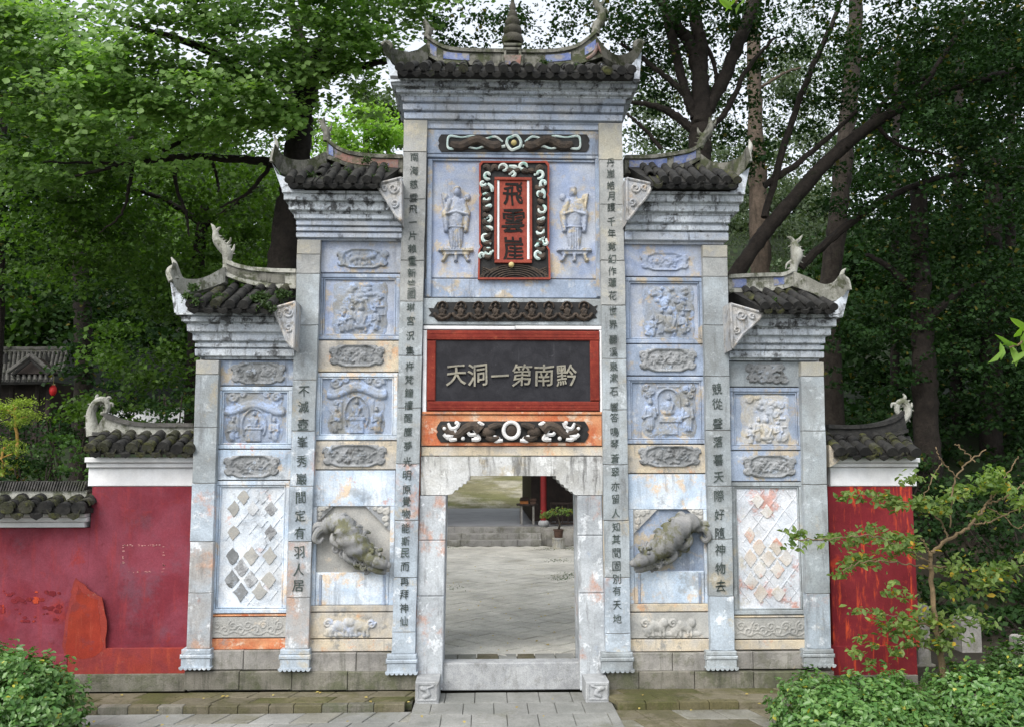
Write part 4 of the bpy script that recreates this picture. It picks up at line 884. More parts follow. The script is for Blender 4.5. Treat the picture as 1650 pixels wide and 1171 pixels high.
# ------------------------------------------------------------------ tiled roofs
def tile_mesh(name, r0, r1, length, th, mat, up=True, a=1.0, tongue=0.0):
    m = MB(); n = 7; vs = []
    for (rr, y) in ((r0, 0), (r1, length)):
        for q in (rr, rr-th):
            for k in range(n):
                t = math.pi*a*(k/(n-1)-.5); vs.append((q*math.sin(t), y, (q*math.cos(t) if up else -q*math.cos(t)+rr*.2)))
    fs = []
    for k in range(n-1): fs += [(k, k+1, 2*n+k+1, 2*n+k), (n+k+1, n+k, 3*n+k, 3*n+k+1), (k+1, k, n+k, n+k+1), (2*n+k, 2*n+k+1, 3*n+k+1, 3*n+k)]
    fs += [(0, 2*n, 3*n, n), (n-1, 2*n-1, 4*n-1, 3*n-1)]; m.add(vs, fs)
    if tongue > 0:                              # hanging drip face
        pts = [(-r0*.85, -.004, .0), (-r0*.7, -.004, -tongue*.55), (0, -.004, -tongue), (r0*.7, -.004, -tongue*.55), (r0*.85, -.004, .0), (0, -.004, r0*.12)]
        m.prism([Vector(p)+Vector((0,0,-r0*.55)) for p in pts], (0, .016, 0))
    elif tongue < 0:                            # round end cap
        m.prism([(r0*1.04*math.cos(t), -.006, r0*1.04*math.sin(t)*(1 if math.sin(t) > 0 else .75)) for t in np.linspace(0, 6.2832, 15)[:-1]], (0, .016, 0))
    return m.mesh(name, mat, True)
_tm = {}
def tiled_roof(name, parent, eL, eR, Ye, rL, rR, Yr, sp, mats, freeL, freeR, skip=0.0, rows=3, big=1.0, back=True):
    """front slope between the eave line eL-eR at depth Ye and the ridge line rL-rR at depth Yr (picture points)"""
    a, b, c, d = W(*eL, Ye), W(*eR, Ye), W(*rL, Yr), W(*rR, Yr); a.z = b.z = (a.z+b.z)/2; c.z = d.z = (c.z+d.z)/2
    m = MB(); y2 = 2*Yr-Ye
    vs = [a, b, d, c, Vector((b.x, y2, b.z)), Vector((a.x, y2, a.z))]; dn = Vector((0,0,-.05)); vs += [p+dn for p in vs]
    m.add(vs, [(0,1,2,3), (3,2,4,5), (0,3,5), (1,4,2), (6,7,10,11), (0,6,7,1), (5,4,10,11), (0,5,11,6), (1,7,10,4)]); deck = m.build(name, M['tile'], parent)
    k = max(3, round((b.x-a.x)/sp)); sp = (b.x-a.x)/k; sd = (Vector((0, Yr, c.z))-Vector((0, Ye, a.z))); Ls = sd.length; sd.normalize(); nrm = Vector((0, -sd.z, sd.y))
    key = (round(sp, 3), mats[0])
    r = sp*.355*big; tl = Ls/rows*1.22
    meshes = {}
    for mt in mats: meshes[mt] = (tile_mesh('roof_tile', r, r*.86, tl, .014, M[mt]), tile_mesh('roof_tile', r, r*.86, tl, .014, M[mt], tongue=-1), tile_mesh('drip_tile', sp*.42, sp*.36, tl, .012, M[mt], False, .9, tongue=sp*.34))
    def put(me, x, t, lift, rz=0.0):
        o = bpy.data.objects.new(me.name.split('.')[0], me); link(o, deck)
        p = Vector((x, Ye, a.z))+sd*t+nrm*lift; Mx = Matrix((Vector((1,0,0)), sd, nrm)).transposed().to_4x4(); Mx.translation = p
        o.matrix_basis = Mx @ Matrix.Rotation(rz, 4, 'Z') @ Matrix.Rotation(jig(.03), 4, 'X'); return o
    for i in range(k+1):
        x = a.x+sp*i
        lim = Ls
        if freeL and x < c.x: lim = Ls*(x-a.x)/max(c.x-a.x, .01)
        if freeR and x > d.x: lim = Ls*(b.x-x)/max(b.x-d.x, .01)
        for j in range(rows):
            t = Ls*j/rows
            if t > lim-.05 and j > 0 or random.random() < skip: continue
            put(meshes[random.choice(mats)][1 if j == 0 else 0], min(max(x, a.x+r*.6), b.x-r*.6)+jig(.008), t-.03*(j == 0)+jig(.022), .014+.012*(j == 0)+jig(.010), jig(.06))
        if i < k:
            put(meshes[random.choice(mats)][2], x+sp/2+jig(.005), -.045, .012, jig(.02))
            for j in range(1, rows):
                if Ls*j/rows < lim-.08: put(meshes[random.choice(mats)][2], x+sp/2, Ls*j/rows-.02, .004) if False else None
    return deck, a, b, c, d, sd, nrm, Ls
def ridge(name, parent, top, bot, Y, th, mat, cap=None, capw=.03, yvar=None):
    """curved ridge wall; top/bot picture polylines of equal length; yvar = depth at the first and last point"""
    n = len(top); m = MB(); ys = [Y]*n if yvar is None else [yvar[0]+(yvar[1]-yvar[0])*i/(n-1) for i in range(n)]
    T = spline([(p[0], p[1], y) for p, y in zip(top, ys)], 26); B = spline([(p[0], p[1], y) for p, y in zip(bot, ys)], 26)
    tp = [W(a, b, y-th/2) for a, b, y in T]; bp = [W(a, b, y-th/2) for a, b, y in B]
    m.ribbon(tp, bp, (0, th, 0)); o = m.build(name, M[mat], parent)
    if cap:
        c = MB(); up = Vector((0, -capw, .0)); c.ribbon([p+up+Vector((0,0,.022)) for p in tp], [p+up-Vector((0,0,.026)) for p in tp], (0, th+2*capw, 0)); c.build('ridge_cap', M[cap], o)
        c = MB(); c.ribbon([p+up+Vector((0,0,.012)) for p in bp], [p+up-Vector((0,0,.03)) for p in bp], (0, th+2*capw, 0)); c.build('ridge_base', M[cap], o)
    return o, T, B
def inlay(parent, T, B, i0, i1, mat, th, inset=.22):
    t = [W(T[i][0], T[i][1]+(B[i][1]-T[i][1])*inset, T[i][2]-th/2-.008) for i in range(i0, i1+1)]; b = [W(T[i][0], B[i][1]-(B[i][1]-T[i][1])*inset, T[i][2]-th/2-.008) for i in range(i0, i1+1)]
    m = MB(); m.ribbon(t, b, (0, .02, 0)); m.build('ridge_inlay', M[mat], parent)
def endpiece(pts, Y, parent, mat='cornice_white', d=.30):
    m = MB(); m.prism([W(x, y, Y) for x, y in pts], (0, d, 0)); m.build('gable_end', M[mat], parent)
def finial(parent, body, rad, Y, mat, fins=(), name='roof_finial', flat=1.0):
    m = MB(); TUBE(m, body, rad, Y, 18, 9, flat)
    for pts, rr in fins: TUBE(m, pts, rr, Y, 9, 6)
    # short spines along the back
    q = spline([(p[0], p[1], r) for p, r in zip(body, rad)], 9)
    for i in range(1, 8):
        x, y, r = q[i]; tx, ty = q[i+1][0]-q[i-1][0], q[i+1][1]-q[i-1][1]; l = math.hypot(tx, ty)+1e-6; nx, ny = ty/l, -tx/l; s = -1 if fins and fins[0][0][0][0] < x else 1
        TUBE(m, [(x+s*nx*r*.7, y+s*ny*r*.7), (x+s*nx*(r+4)-tx*.1, y+s*ny*(r+4)-ty*.1)], [2.2, .4], Y, 4, 5)
    return m.build(name, M[mat], parent, smooth=True)
YE, YR = -.52, .27
TM = ('tile',)*9+('tile_moss',)
# centre roof
dk, *_ = tiled_roof('roof', gate, (640,115), (1022,115), YE, (692,107), (962,107), YR, .157, TM, True, True)
o, T, B = ridge('ridge', dk, [(688,60),(704,71),(724,79),(762,82),(826,83),(890,83),(927,76),(947,63),(960,52)], [(688,88),(710,99),(724,101),(762,103),(826,106),(890,105),(927,102),(947,97),(970,90)], YR, .14, 'ridge_plaster', 'ridge_plaster')
inlay(o, T, B, 1, 3, 'ridge_blue', .14); inlay(o, T, B, 5, 9, 'ridge_blue', .14, .25); inlay(o, T, B, 15, 18, 'ridge_blue', .14, .25); inlay(o, T, B, 21, 25, 'ridge_blue', .14, .3)
m = MB(); TUBE(m, [(945,96),(958,86),(963,70)], [3,3.5,2], YR-.10, 9); TUBE(m, [(985,96),(970,84),(963,70)], [3,3.5,2], YR-.10, 9); m.build('ridge_scroll', M['ridge_brick'], dk, smooth=True)
ridge('hip_ridge', dk, [(688,70),(667,83),(647,82),(633,77),(620,68)], [(690,95),(667,107),(646,110),(628,96),(616,76)], 0, .16, 'ridge_plaster', None, yvar=(YR-.05, YE+.04))
ridge('hip_ridge', dk, [(962,60),(978,79),(996,89),(1016,83),(1032,66)], [(972,92),(988,101),(1010,108),(1026,95),(1037,74)], 0, .16, 'ridge_plaster', None, yvar=(YR-.05, YE+.04))
m = MB(); TUBE(m, curl(624,76,8,1.0,3.4,1,12), [4.5]*12, YE+.1, 18, 8); m.build('hip_curl', M['ridge_plaster'], dk, smooth=True)
m = MB(); TUBE(m, curl(1029,74,8,1.0,-.3,-1,12), [4.5]*12, YE+.1, 18, 8); m.build('hip_curl', M['ridge_plaster'], dk, smooth=True)
endpiece([(621,84),(632,104),(645,112),(645,131),(629,132)], YE+.14, dk); endpiece([(1034,84),(1012,112),(1009,131),(1030,132)], YE+.14, dk)
finial(dk, [(688,62),(691,50),(688,40),(684,31)], [6,6,4,1.2], YR, 'ridge_plaster', (([(690,50),(696,46),(700,48)],[3,2,.6]),))
finial(dk, [(959,56),(962,44),(969,32),(969,20),(963,10),(957,-2),(950,-8)], [8,7,8,7,6,4,1.2], YR, 'ridge_plaster', (([(968,30),(958,38),(953,46)],[3,3,1]),([(968,20),(976,16),(979,22)],[4,3,1]),([(963,12),(972,4),(974,-5)],[3,2.4,.8])))
# pagoda finial in the middle
c = W(826, 105, YR); k = 1/PXM(YR); m = MB()
for x0, x1, y0, y1 in ((809,843,88,106),(812,840,76,81),(811,841,69,74)): q = RC(x0, y0, x1, y1, YR-.13); m.rect(q[0], q[1], q[2], q[3], YR-.13, YR+.13, .01)
for x in (812,836): q = RC(x, 80, x+4, 90, YR-.12); m.rect(*q, YR-.12, YR+.12, .004)
m.build('finial_pedestal', M['ridge_plaster'], dk)
m = MB(); prof = []
for y, r in ((72,17),(66,19),(60,17),(57,12),(54,15),(50,16),(46,15),(43,10),(40,12),(36,13),(32,11),(29,8),(26,9),(22,8),(18,5),(14,6),(9,5),(4,3),(-8,2)): prof.append((r*k, W(826, y, YR).z))
m.lathe((c.x, YR, 0), prof, 12); m.build('pagoda_finial', M['finial_dark'], dk, smooth=True)
m = MB(); m.prism([W(x, y, YR-.15) for x, y in ((812,89),(840,89),(838,104),(814,104))], (0, .03, 0)); m.build('finial_plate', M['ridge_brick'], dk)

def side_roof(eL, eR, rL, rR, rt, rb, ht, hb, tip, end, fin, pale, free, inl, fins, ymats=TM):
    dk, *_ = tiled_roof('roof', gate, eL, eR, YE+.02, rL, rR, YR, .158, ymats, free == 'L', free == 'R', .03)
    o, T, B = ridge('ridge', dk, rt, rb, YR, .13, 'ridge_pale' if pale else 'ridge_plaster', 'ridge_pale' if pale else 'ridge_plaster')
    for i0, i1, mt in inl: inlay(o, T, B, i0, i1, mt, .13, .2)
    ridge('hip_ridge', dk, ht, hb, 0, .15, 'ridge_pale' if pale else 'ridge_plaster', None, yvar=(YR-.05, YE+.06))
    m = MB(); TUBE(m, tip[0], tip[1], YE+.12, 16, 8); m.build('hip_tip', M['ridge_pale'], dk, smooth=True)
    endpiece(end, YE+.17, dk); finial(dk, fin[0], fin[1], YR, 'ridge_pale' if pale else 'ridge_plaster', fins)
    return dk
side_roof((464,293), (612,293), (526,268), (648,268), [(527,225),(543,238),(565,247),(604,252),(649,253)], [(525,253),(543,259),(565,267),(604,272),(649,276)],
    [(524,244),(497,257),(472,257),(455,249),(443,232)], [(527,266),(497,279),(470,283),(451,277),(438,257)], ([(440,262),(442,248),(446,234),(442,219)],[6,6,4,.8]),
    [(438,262),(447,281),(470,290),(490,303),(490,314),(457,314)], ([(526,228),(526,214),(521,203),(522,190)],[6,6,5,1.4]), False, 'L', [(1,4,'ridge_blue'),(5,24,'ridge_brick')], (([(522,200),(515,196),(512,190)],[3,2,.6]),([(526,214),(533,207),(534,199)],[3,2,.6])))
side_roof((302,494), (441,494), (364,464), (476,464), [(364,421),(378,427),(403,433),(439,436),(477,437)], [(362,440),(378,447),(403,455),(439,461),(477,462)],
    [(362,430),(332,446),(307,450),(289,444),(279,422)], [(362,455),(332,466),(307,470),(288,472),(274,440)], ([(280,452),(275,438),(282,428),(276,415)],[9,8,5,1]),
    [(273,446),(288,470),(304,492),(308,504),(281,504)], ([(364,440),(365,424),(366,408),(356,395),(349,386),(347,372)],[6,6,9,9,7,4]), True, 'L', [(1,22,'ridge_plaster')], (([(347,374),(344,366),(340,361)],[4,3,.8]),([(348,374),(353,368),(356,367)],[3.4,2,.8]),([(366,408),(375,404),(378,394)],[4,3,.8]),([(360,400),(370,390),(372,383)],[3,2.4,.8])), ('tile','tile','tile','tile','tile_moss'))
side_roof((1050,294), (1190,294), (1008,268), (1128,268), [(1007,254),(1052,253),(1088,248),(1113,243),(1128,234)], [(1007,277),(1052,277),(1088,271),(1113,263),(1129,254)],
    [(1129,248),(1149,261),(1174,261),(1195,250),(1205,235)], [(1129,267),(1149,279),(1174,283),(1196,279),(1210,255)], ([(1206,262),(1205,248),(1209,236),(1207,225)],[7,6,4,.8]),
    [(1208,270),(1182,290),(1176,313),(1199,314)], ([(1127,240),(1132,226),(1141,214),(1145,202),(1143,190)],[6,7,7,5,1.4]), False, 'R', [(1,10,'ridge_blue'),(12,22,'ridge_blue')], (([(1134,222),(1126,214),(1124,206)],[4,3,.8]),([(1144,204),(1152,199),(1154,190)],[3,2,.6])))
side_roof((1226,496), (1345,496), (1175,468), (1279,468), [(1174,446),(1210,444),(1245,443),(1263,442),(1279,434)], [(1174,468),(1210,468),(1245,465),(1263,462),(1279,457)],
    [(1280,438),(1303,447),(1328,458),(1349,452),(1360,440)], [(1280,462),(1310,473),(1337,485),(1358,478),(1369,458)], ([(1366,468),(1363,452),(1356,447),(1358,438),(1363,433)],[7,6,4,3,.8]),
    [(1369,466),(1344,490),(1342,511),(1358,511)], ([(1278,440),(1280,426),(1284,412),(1281,400),(1279,390)],[6,7,10,8,5]), True, 'R', [(1,5,'ridge_blue'),(13,19,'ridge_blue')], (([(1280,392),(1274,384),(1268,382)],[4,3,.8]),([(1280,392),(1288,386),(1293,379)],[4,3,.8]),([(1276,420),(1268,426),(1266,434)],[3,2,.6]),([(1284,412),(1290,408),(1290,400)],[3,2,.6])), ('tile','tile','tile','tile','tile_moss'))

# ------------------------------------------------------------------ flanking walls
def wall_layers(parent, layers, Yw, mat='wall_white'):
    for y0, y1, xa, xb, pr in layers:
        q = RC(xa, y0, xb, y1, Yw-pr); m = MB(); m.rect(q[0], q[1], q[2]+.002, q[3]-.002, Yw-pr, Yw+.42+pr, .008); m.build('wall_moulding', M[mat], parent)
def wallbody(parent, px, Yw, mat, name='wall_body', Yb=None):
    q = RC(*px, Yw); m = MB(); m.rect(q[0], q[1], q[2], q[3], Yw, (Yb or Yw+.42), .004); return m.build(name, M[mat], parent)
YW = .13
hw_ = empty('boundary_wall', 'taller dull red wall joining the gate on its left, mossy tiled coping over a white band', 'wall', (-4.4, .3, 0))
wallbody(hw_, (142,783,312,1046), YW, 'red_wall')
b_ = wallbody(hw_, (108,1044,300,1087), YW-.05, 'red_footing', 'wall_footing')
wallbody(hw_, (106,1086,298,1114), YW-.09, 'foot_stone', 'footing_stone')
wall_layers(hw_, [(753,783,142,313,.012),(745,753,139,313,.06),(736,745,136,313,.11)], YW)
dk, *_ = tiled_roof('coping', hw_, (143,724), (312,724), YW-.22, (143,699), (312,699), YW+.2, .172, ('tile_moss','tile_moss','tile'), False, False, 0, 5, 1.12)
o, T, B = ridge('ridge', dk, [(168,668),(195,678),(230,683),(270,684),(312,684)], [(150,697),(195,699),(230,701),(270,701),(312,701)], YW+.2, .14, 'ridge_pale', 'tile_grey')
finial(dk, [(150,702),(148,682),(147,664),(155,648),(166,644),(174,652),(171,664),(163,666)], [10,9,7,6,6,5,4,3], YW+.2, 'ridge_pale', (([(158,646),(156,640),(158,635)],[4,3,1.5]),([(170,646),(176,640),(179,642)],[4,3,1]),([(174,652),(181,650),(182,655)],[4,2.6,1])))
# repaired bright patch and the flaking outline on the plaster: thin coats that stand a little proud
def coat(parent, pts, Y, mat, name):
    out = []
    for i, p in enumerate(pts):
        q = pts[(i+1) % len(pts)]
        for t in (0, .33, .66): out.append((p[0]+(q[0]-p[0])*t+(jig(1.6) if t else 0), p[1]+(q[1]-p[1])*t+(jig(1.6) if t else 0)))
    m = MB(); m.prism([W(x, y, Y) for x, y in out][::-1], (0, .012, 0)); m.build(name, M[mat], parent)
coat(hw_, [(122,930),(130,938),(146,952),(164,962),(172,1000),(170,1042),(176,1056),(150,1066),(122,1068),(104,1062),(100,1040),(105,1000),(112,965),(117,945)], YW-.0515, 'red_footing', 'plaster_patch')
coat(hw_, [(126,942),(131,952),(140,958),(158,966),(160,1000),(164,1030),(165,1046),(150,1058),(128,1061),(108,1058),(105,1040),(110,1000),(115,975),(122,968)], YW-.053, 'red_bright', 'plaster_patch')
m = MB(); r_ = random.Random(2)
for k in range(46):
    e = r_.random(); x, y = ((198+66*r_.random(), 877+r_.uniform(-1,1)) if e < .4 else (206+58*r_.random(), 920+r_.uniform(-1,1)) if e < .7 else (262, 877+44*r_.random()) if e < .85 else (197, 877+30*r_.random()))
    q = RC(x, y, x+r_.uniform(1,4), y+r_.uniform(.8,2), YW-.004); m.rect(*q, YW-.004, YW+.002, 0)
stuff(m.build('plaster_flakes', M['flake_pink'], hw_))

lw_ = empty('boundary_wall', 'long low red wall at the far left under a white coping with mossy tiles', 'wall', (-7, .3, 0))
wallbody(lw_, (-420,850,141.5,1058), YW+.02, 'red_wall'); wallbody(lw_, (-420,1056,107,1100), YW-.06, 'red_wall', 'wall_footing')
wall_layers(lw_, [(841,850,-420,136,.03),(833,841,-420,139,.07),(826,833,-420,137,.10)], YW)
dk, *_ = tiled_roof('coping', lw_, (-415,821), (136,821), YW-.24, (-415,805), (136,805), YW+.10, .212, ('tile_moss','tile_moss','tile'), False, False, 0, 5, 1.05)
ridge('ridge', dk, [(-415,789),(-100,789),(50,789),(100,789),(140,789)], [(-415,806),(-100,806),(50,806),(100,806),(140,806)], YW+.14, .16, 'ridge_pale')
m = MB(); xa, xb = W(-415,782,YW+.1).x, W(141,782,YW+.1).x; z0, z1 = W(0,790,YW+.1).z, W(0,775,YW+.1).z
k = int((xb-xa)/.032)
for i in range(k):
    x = xa+(xb-xa)*i/k; s = .03
    m.prism([(x, YW+.03, z0), (x+.016, YW+.03, z0), (x+.016+s, YW+.03, z1+jig(.006)), (x+s, YW+.03, z1+jig(.006))], (0, .2, 0))
stuff(m.build('ridge_tiles', M['tile_grey'], dk))
m = MB(); r_ = random.Random(9)
for k in range(46):
    cx, cy = r_.choice(((8,978),(30,966),(60,965),(78,978),(92,955),(58,998),(36,996),(80,990),(16,955),(66,952)))
    x, y = cx+r_.gauss(0,7), cy+r_.gauss(0,3.5); Y = YW+.018-.0001*k; r = r_.uniform(1.2,4.2)
    m.prism([W(x+r*1.5*math.cos(t)*r_.uniform(.7,1.2), y+r*math.sin(t)*r_.uniform(.6,1.2), Y) for t in np.linspace(0, -6.283, 9)[:-1]], (0, .006, 0))
stuff(m.build('damp_patches', M['red_wall_dark'], lw_))

rw_ = empty('boundary_wall', 'short deep red wall right of the gate with orange streaks and a dark tiled coping', 'wall', (4.6, .3, 0))
wallbody(rw_, (1338,783,1476,1042), YW, 'red_wall_dark'); wallbody(rw_, (1340,1040,1478,1090), YW-.04, 'red_wall_dark', 'wall_footing'); wallbody(rw_, (1342,1088,1480,1116), YW-.08, 'foot_stone', 'footing_stone')
wall_layers(rw_, [(752,783,1338,1477,.012),(745,752,1337,1480,.06),(737,745,1336,1483,.11)], YW)
m = MB(); m.prism([W(x, y, YW-.16) for x, y in ((1336,716),(1342,722),(1356,738),(1347,746),(1337,752))], (0, .4, 0)); m.build('wall_bracket', M['cream_plaster'], rw_)
dk, *_ = tiled_roof('coping', rw_, (1346,729), (1478,729), YW-.22, (1340,702), (1466,702), YW+.2, .168, ('tile','tile','tile','tile_moss'), False, False, 0, 4, 1.1)
o, T, B = ridge('ridge', dk, [(1334,686),(1370,687),(1410,684),(1440,676),(1456,664)], [(1334,700),(1370,703),(1410,702),(1440,698),(1462,692)], YW+.2, .14, 'tile', 'tile')
finial(dk, [(1436,690),(1450,680),(1461,668),(1462,655),(1454,646),(1446,652),(1446,664),(1452,668)], [9,8,7,6,5.5,5,4,2.5], YW+.2, 'ridge_pale', (([(1454,648),(1458,640),(1455,634)],[4,3,1.2]),([(1446,652),(1438,650),(1436,656)],[4,2.6,1]),([(1462,658),(1468,654),(1469,648)],[4,3,1])))
# ------------------------------------------------------------------ ground and paving
ZC = .12                                        # courtyard level
def sst(a, b, x): t = np.clip((x-a)/(b-a), 0, 1); return t*t*(3-2*t)
YST = G(800, 878.5, ZC).y; YPL = YST+.62; ZP = .58; YFAR = G(800, 818, ZP).y
def hgt(x, y):
    x = np.asarray(x, float); y = np.asarray(y, float)
    z = -.16 + .22*sst(.0, .6, y)
    left = sst(-4.2, -8, x)*(sst(2.5, 20, y)*2.9 + sst(18, 60, y)*13)
    right = sst(5.2, 9.5, x)*(sst(.5, 14, y)*3.6 + sst(12, 55, y)*16)
    mid = sst(YFAR-.5, YFAR+.6, y)*(.30) + np.clip(y-YFAR-.3, 0, 18)*.125 + sst(YFAR+16, 75, y)*5
    lump = (np.sin(x*.9+y*.5)*np.sin(y*.7-x*.3))*.06*sst(1, 6, np.abs(x)-4)
    return z + np.maximum(np.maximum(left, right), mid) + lump
def on_ground(px, py, y0=1.0):
    y = y0
    while y < 90:
        p = W(px, py, y)
        if p.z < float(hgt(p.x, p.y)): return p
        y += .1
    return W(px, py, 40)
xs = np.concatenate([np.linspace(-90,-14,20), np.linspace(-13,13,66), np.linspace(14,90,20)]); ys = np.concatenate([np.linspace(-25,-2,8), np.linspace(-1.6,40,104), np.linspace(42,120,24)])
GX, GY = np.meshgrid(xs, ys); GZ = hgt(GX, GY); nx = len(xs)
m = MB(); m.v = np.stack([GX, GY, GZ], -1).reshape(-1,3).tolist()
lawn = []
for j in range(len(ys)-1):
    for i in range(nx-1):
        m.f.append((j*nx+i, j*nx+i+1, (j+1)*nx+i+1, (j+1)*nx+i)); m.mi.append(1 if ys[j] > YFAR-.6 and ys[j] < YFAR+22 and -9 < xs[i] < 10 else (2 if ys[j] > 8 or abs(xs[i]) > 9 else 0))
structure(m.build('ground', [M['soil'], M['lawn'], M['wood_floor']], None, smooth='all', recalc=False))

def pave(parent, x0, x1, y0, y1, z, wx, wy, mats, gap=.006, th=.05, skew=0.0, name='paving_slab', jz=.003):
    ny = max(1, round((y1-y0)/wy)); wy = (y1-y0)/ny
    for j in range(ny):
        x = x0 - (wx*.5 if j % 2 else 0)
        while x < x1-.03:
            w_ = wx*random.uniform(.88, 1.12); a, b = max(x, x0), min(x+w_, x1)
            if b-a > .08:
                zz = z+jig(jz); m = MB(); ya, yb = y0+wy*j+gap, y0+wy*(j+1)-gap; s = skew*(wy)
                o = skew*(ya-y0); P = [(a+gap+o, ya, zz+jig(.002)), (b-gap+o, ya, zz+jig(.002)), (b-gap+o+s, yb, zz+jig(.002)), (a+gap+o+s, yb, zz+jig(.002))]
                m.prism(P, (0, 0, -th), .006); m.build(name, M[random.choice(mats)], parent)
            x += w_
ZL, ZLOW, ZPATH = -.045, -.115, -.106
m = MB(); m.rect(-12, 12, -.5, ZLOW-.03, -4.5, .06, 0); fore = structure(m.build('forecourt', M['joint']))
xl, xr = W(668, 1120, -.3).x, W(984, 1120, -.3).x
pave(fore, -7.6, xl-.01, -.56, -.105, ZL, .42, .23, ('paver_warm','paver_warm','paver_moss'), skew=.35)
pave(fore, xr+.01, 6.2, -.56, -.105, ZL, .46, .23, ('paver_moss','paver_warm','paver_moss'), skew=-.35)
m = MB(); m.rect(-7.6, xl-.01, ZLOW-.02, ZL-.03, -.55, -.1); m.rect(xr+.01, 6.2, ZLOW-.02, ZL-.03, -.55, -.1); structure(m.build('raised_walk', M['joint']))
pave(fore, -7.6, xl-.02, -.68, -.565, ZL+.004, .30, .115, ('paver_warm','paver_warm','foot_stone'), gap=.004, th=.09, name='kerb_stone', jz=.004)
pave(fore, xr+.02, 6.2, -.68, -.565, ZL+.002, .34, .115, ('paver_warm','paver_moss','foot_stone'), gap=.004, th=.09, name='kerb_stone', jz=.006)
pave(fore, -7.6, xl-.01, -2.1, -.69, ZLOW, .40, .36, ('paver','paver','path_stone'), skew=.3)
pave(fore, xr+.01, 6.2, -2.1, -.69, ZLOW, .42, .36, ('paver_warm','path_stone','paver_warm'), skew=-.3)
pave(fore, xl, xr, -2.1, .02, ZPATH, .34, .40, ('paver',), gap=.003, jz=.001)
m = MB(); m.rect(xl+.002, xr-.002, -.3, ZPATH-.045, -2.1, .02); structure(m.build('path_bed', M['joint']))
# courtyard laid in diagonal square pavers
m = MB(); m.rect(-6, 4.75, ZC-.3, ZC-.012, .62, YST+.05); yard = structure(m.build('courtyard', M['joint']))
dk_ = 1.0
s = .31; ind = []; rest = MB(); meshes = {}
for i in range(-60, 61):
    for j in range(-60, 61):
        cx, cy = (i-j)*s*.7071, .98+(i+j)*s*.7071
        if not (-5.6 < cx < 4.4 and .95 < cy < YST-.15): continue
        t = (cy+10.4)/10.4; vis = (-.33-.62*t < cx < -.33+1.28*t) and cy < 7.2
        if vis: ind.append((cx, cy))
        else: rest.cur = random.choice((0,0,1,2)); n0 = len(rest.f); rest.prism([Vector((cx,cy,ZC+jig(.003)))+Vector(d)*(s*.7071-.008) for d in ((1,0,0),(0,1,0),(-1,0,0),(0,-1,0))], (0,0,-.03), 0)
pm = []
for mt in ('court_paver','court_paver'):
    q = MB(); q.prism([Vector(d)*(s*.7071-.013) for d in ((1,0,0),(0,1,0),(-1,0,0),(0,-1,0))], (0,0,-.03), .006); pm.append(q.mesh('paving_stone', M[mt]))
for cx, cy in ind:
    o = bpy.data.objects.new('paving_stone', random.choice(pm)); link(o, yard); o.location = (cx, cy, ZC+jig(.003)); o.rotation_euler = (jig(.006), jig(.006), jig(.01))
rest.mi = [random.choice((0,0,0,1)) for _ in rest.f]; stuff(rest.build('outer_paving', [M['court_paver'], M['court_paver']], yard))
pave(yard, -1.4, 1.3, .63, .96, ZC+.004, .245, .33, ('paver','paver_warm'), gap=.005)
# grass tufts between pavers
P = []
for px, py, n in ((905,932,120),(918,926,100),(900,903,80),(880,884,60),(925,884,140),(728,948,30),(727,882,40)):
    c = G(px, py, ZC); P.append(np.array([c.x, c.y, ZC+.01])+rng.normal(size=(n,3))*np.array([.16,.22,.006]))
leaves('moss_tufts', np.concatenate(P), .045, L['fern'], None, .6, .3, kind='stuff')

# ------------------------------------------------------------------ hall beyond the courtyard
xs_ = G(872, 868, .27).x
m = MB()
plat = structure(MB().build('terrace', M['step_stone'])) if False else None
m.box(-5, 8.5, YPL, YFAR, -.2, ZP-.03); terr = structure(m.build('terrace', M['hall_floor']))
for i, (z0, z1, y0) in enumerate(((-.1,.27,YST),(-.1,.425,YST+.31))):
    x = -5
    while x < xs_-.05:
        w_ = min(random.uniform(1.2, 1.7), xs_-x); m = MB(); m.rect(x+.004, x+w_-.004, z0, z1, y0, y0+.33-.01*i, .012); m.build('stone_step', M['step_stone'], terr); x += w_
x = -5
while x < 8.5:
    w_ = random.uniform(1.1, 1.6); m = MB(); m.rect(x+.004, x+w_-.004, .2 if x > xs_-.5 else .2, ZP, YPL-.012, YPL+.42, .012); m.build('edge_stone', M['step_stone'], terr); x += w_
m = MB(); m.rect(xs_+.01, 8.5, -.1, ZP-.02, YST+.30, YPL-.02, .01); m.build('terrace_wall', M['plinth_stone'], terr)
m = MB(); m.box(-5, 8.5, YPL+.43, YFAR-.05, ZP-.03, ZP-.004); m.build('hall_floor', M['hall_floor'], terr)
hall = empty('timber_hall', 'dark timber hall with red columns seen through the gate doorway', 'hall', (2, YPL+4, ZP))
cpx = G(876, 848, ZP); Ycol = cpx.y
def hall_column(x, y):
    m = MB(); m.lathe((x, y, 0), [(.085, ZP+.17), (.09, ZP+.6), (.088, 3.6)], 14); c = m.build('column', M['red_wood'], hall, smooth=True)
    m = MB(); m.lathe((x, y, 0), [(.10, ZP-.01), (.15, ZP+.04), (.165, ZP+.10), (.14, ZP+.16), (.10, ZP+.185)], 14); m.build('column_base', M['granite'], c, smooth=True)
for x in (cpx.x, cpx.x-3.6, cpx.x+3.4): hall_column(x, Ycol)
for x in (cpx.x-3.6,): hall_column(x, YFAR-.6)
xd = W(856, 800, Ycol+2.2).x
m = MB(); m.rect(xd, 8.2, ZP, 3.7, Ycol+2.2, Ycol+2.3); m.rect(xd, xd+.1, ZP, 3.7, Ycol+2.31, YFAR-.5); m.build('wall', M['dark_wood'], hall)
m = MB(); x0 = W(887, 840, Ycol+.5).x
for i in range(14): m.rect(x0+i*.17, x0+.035+i*.17, ZP+.05, ZP+.62, Ycol+.5, Ycol+.54)
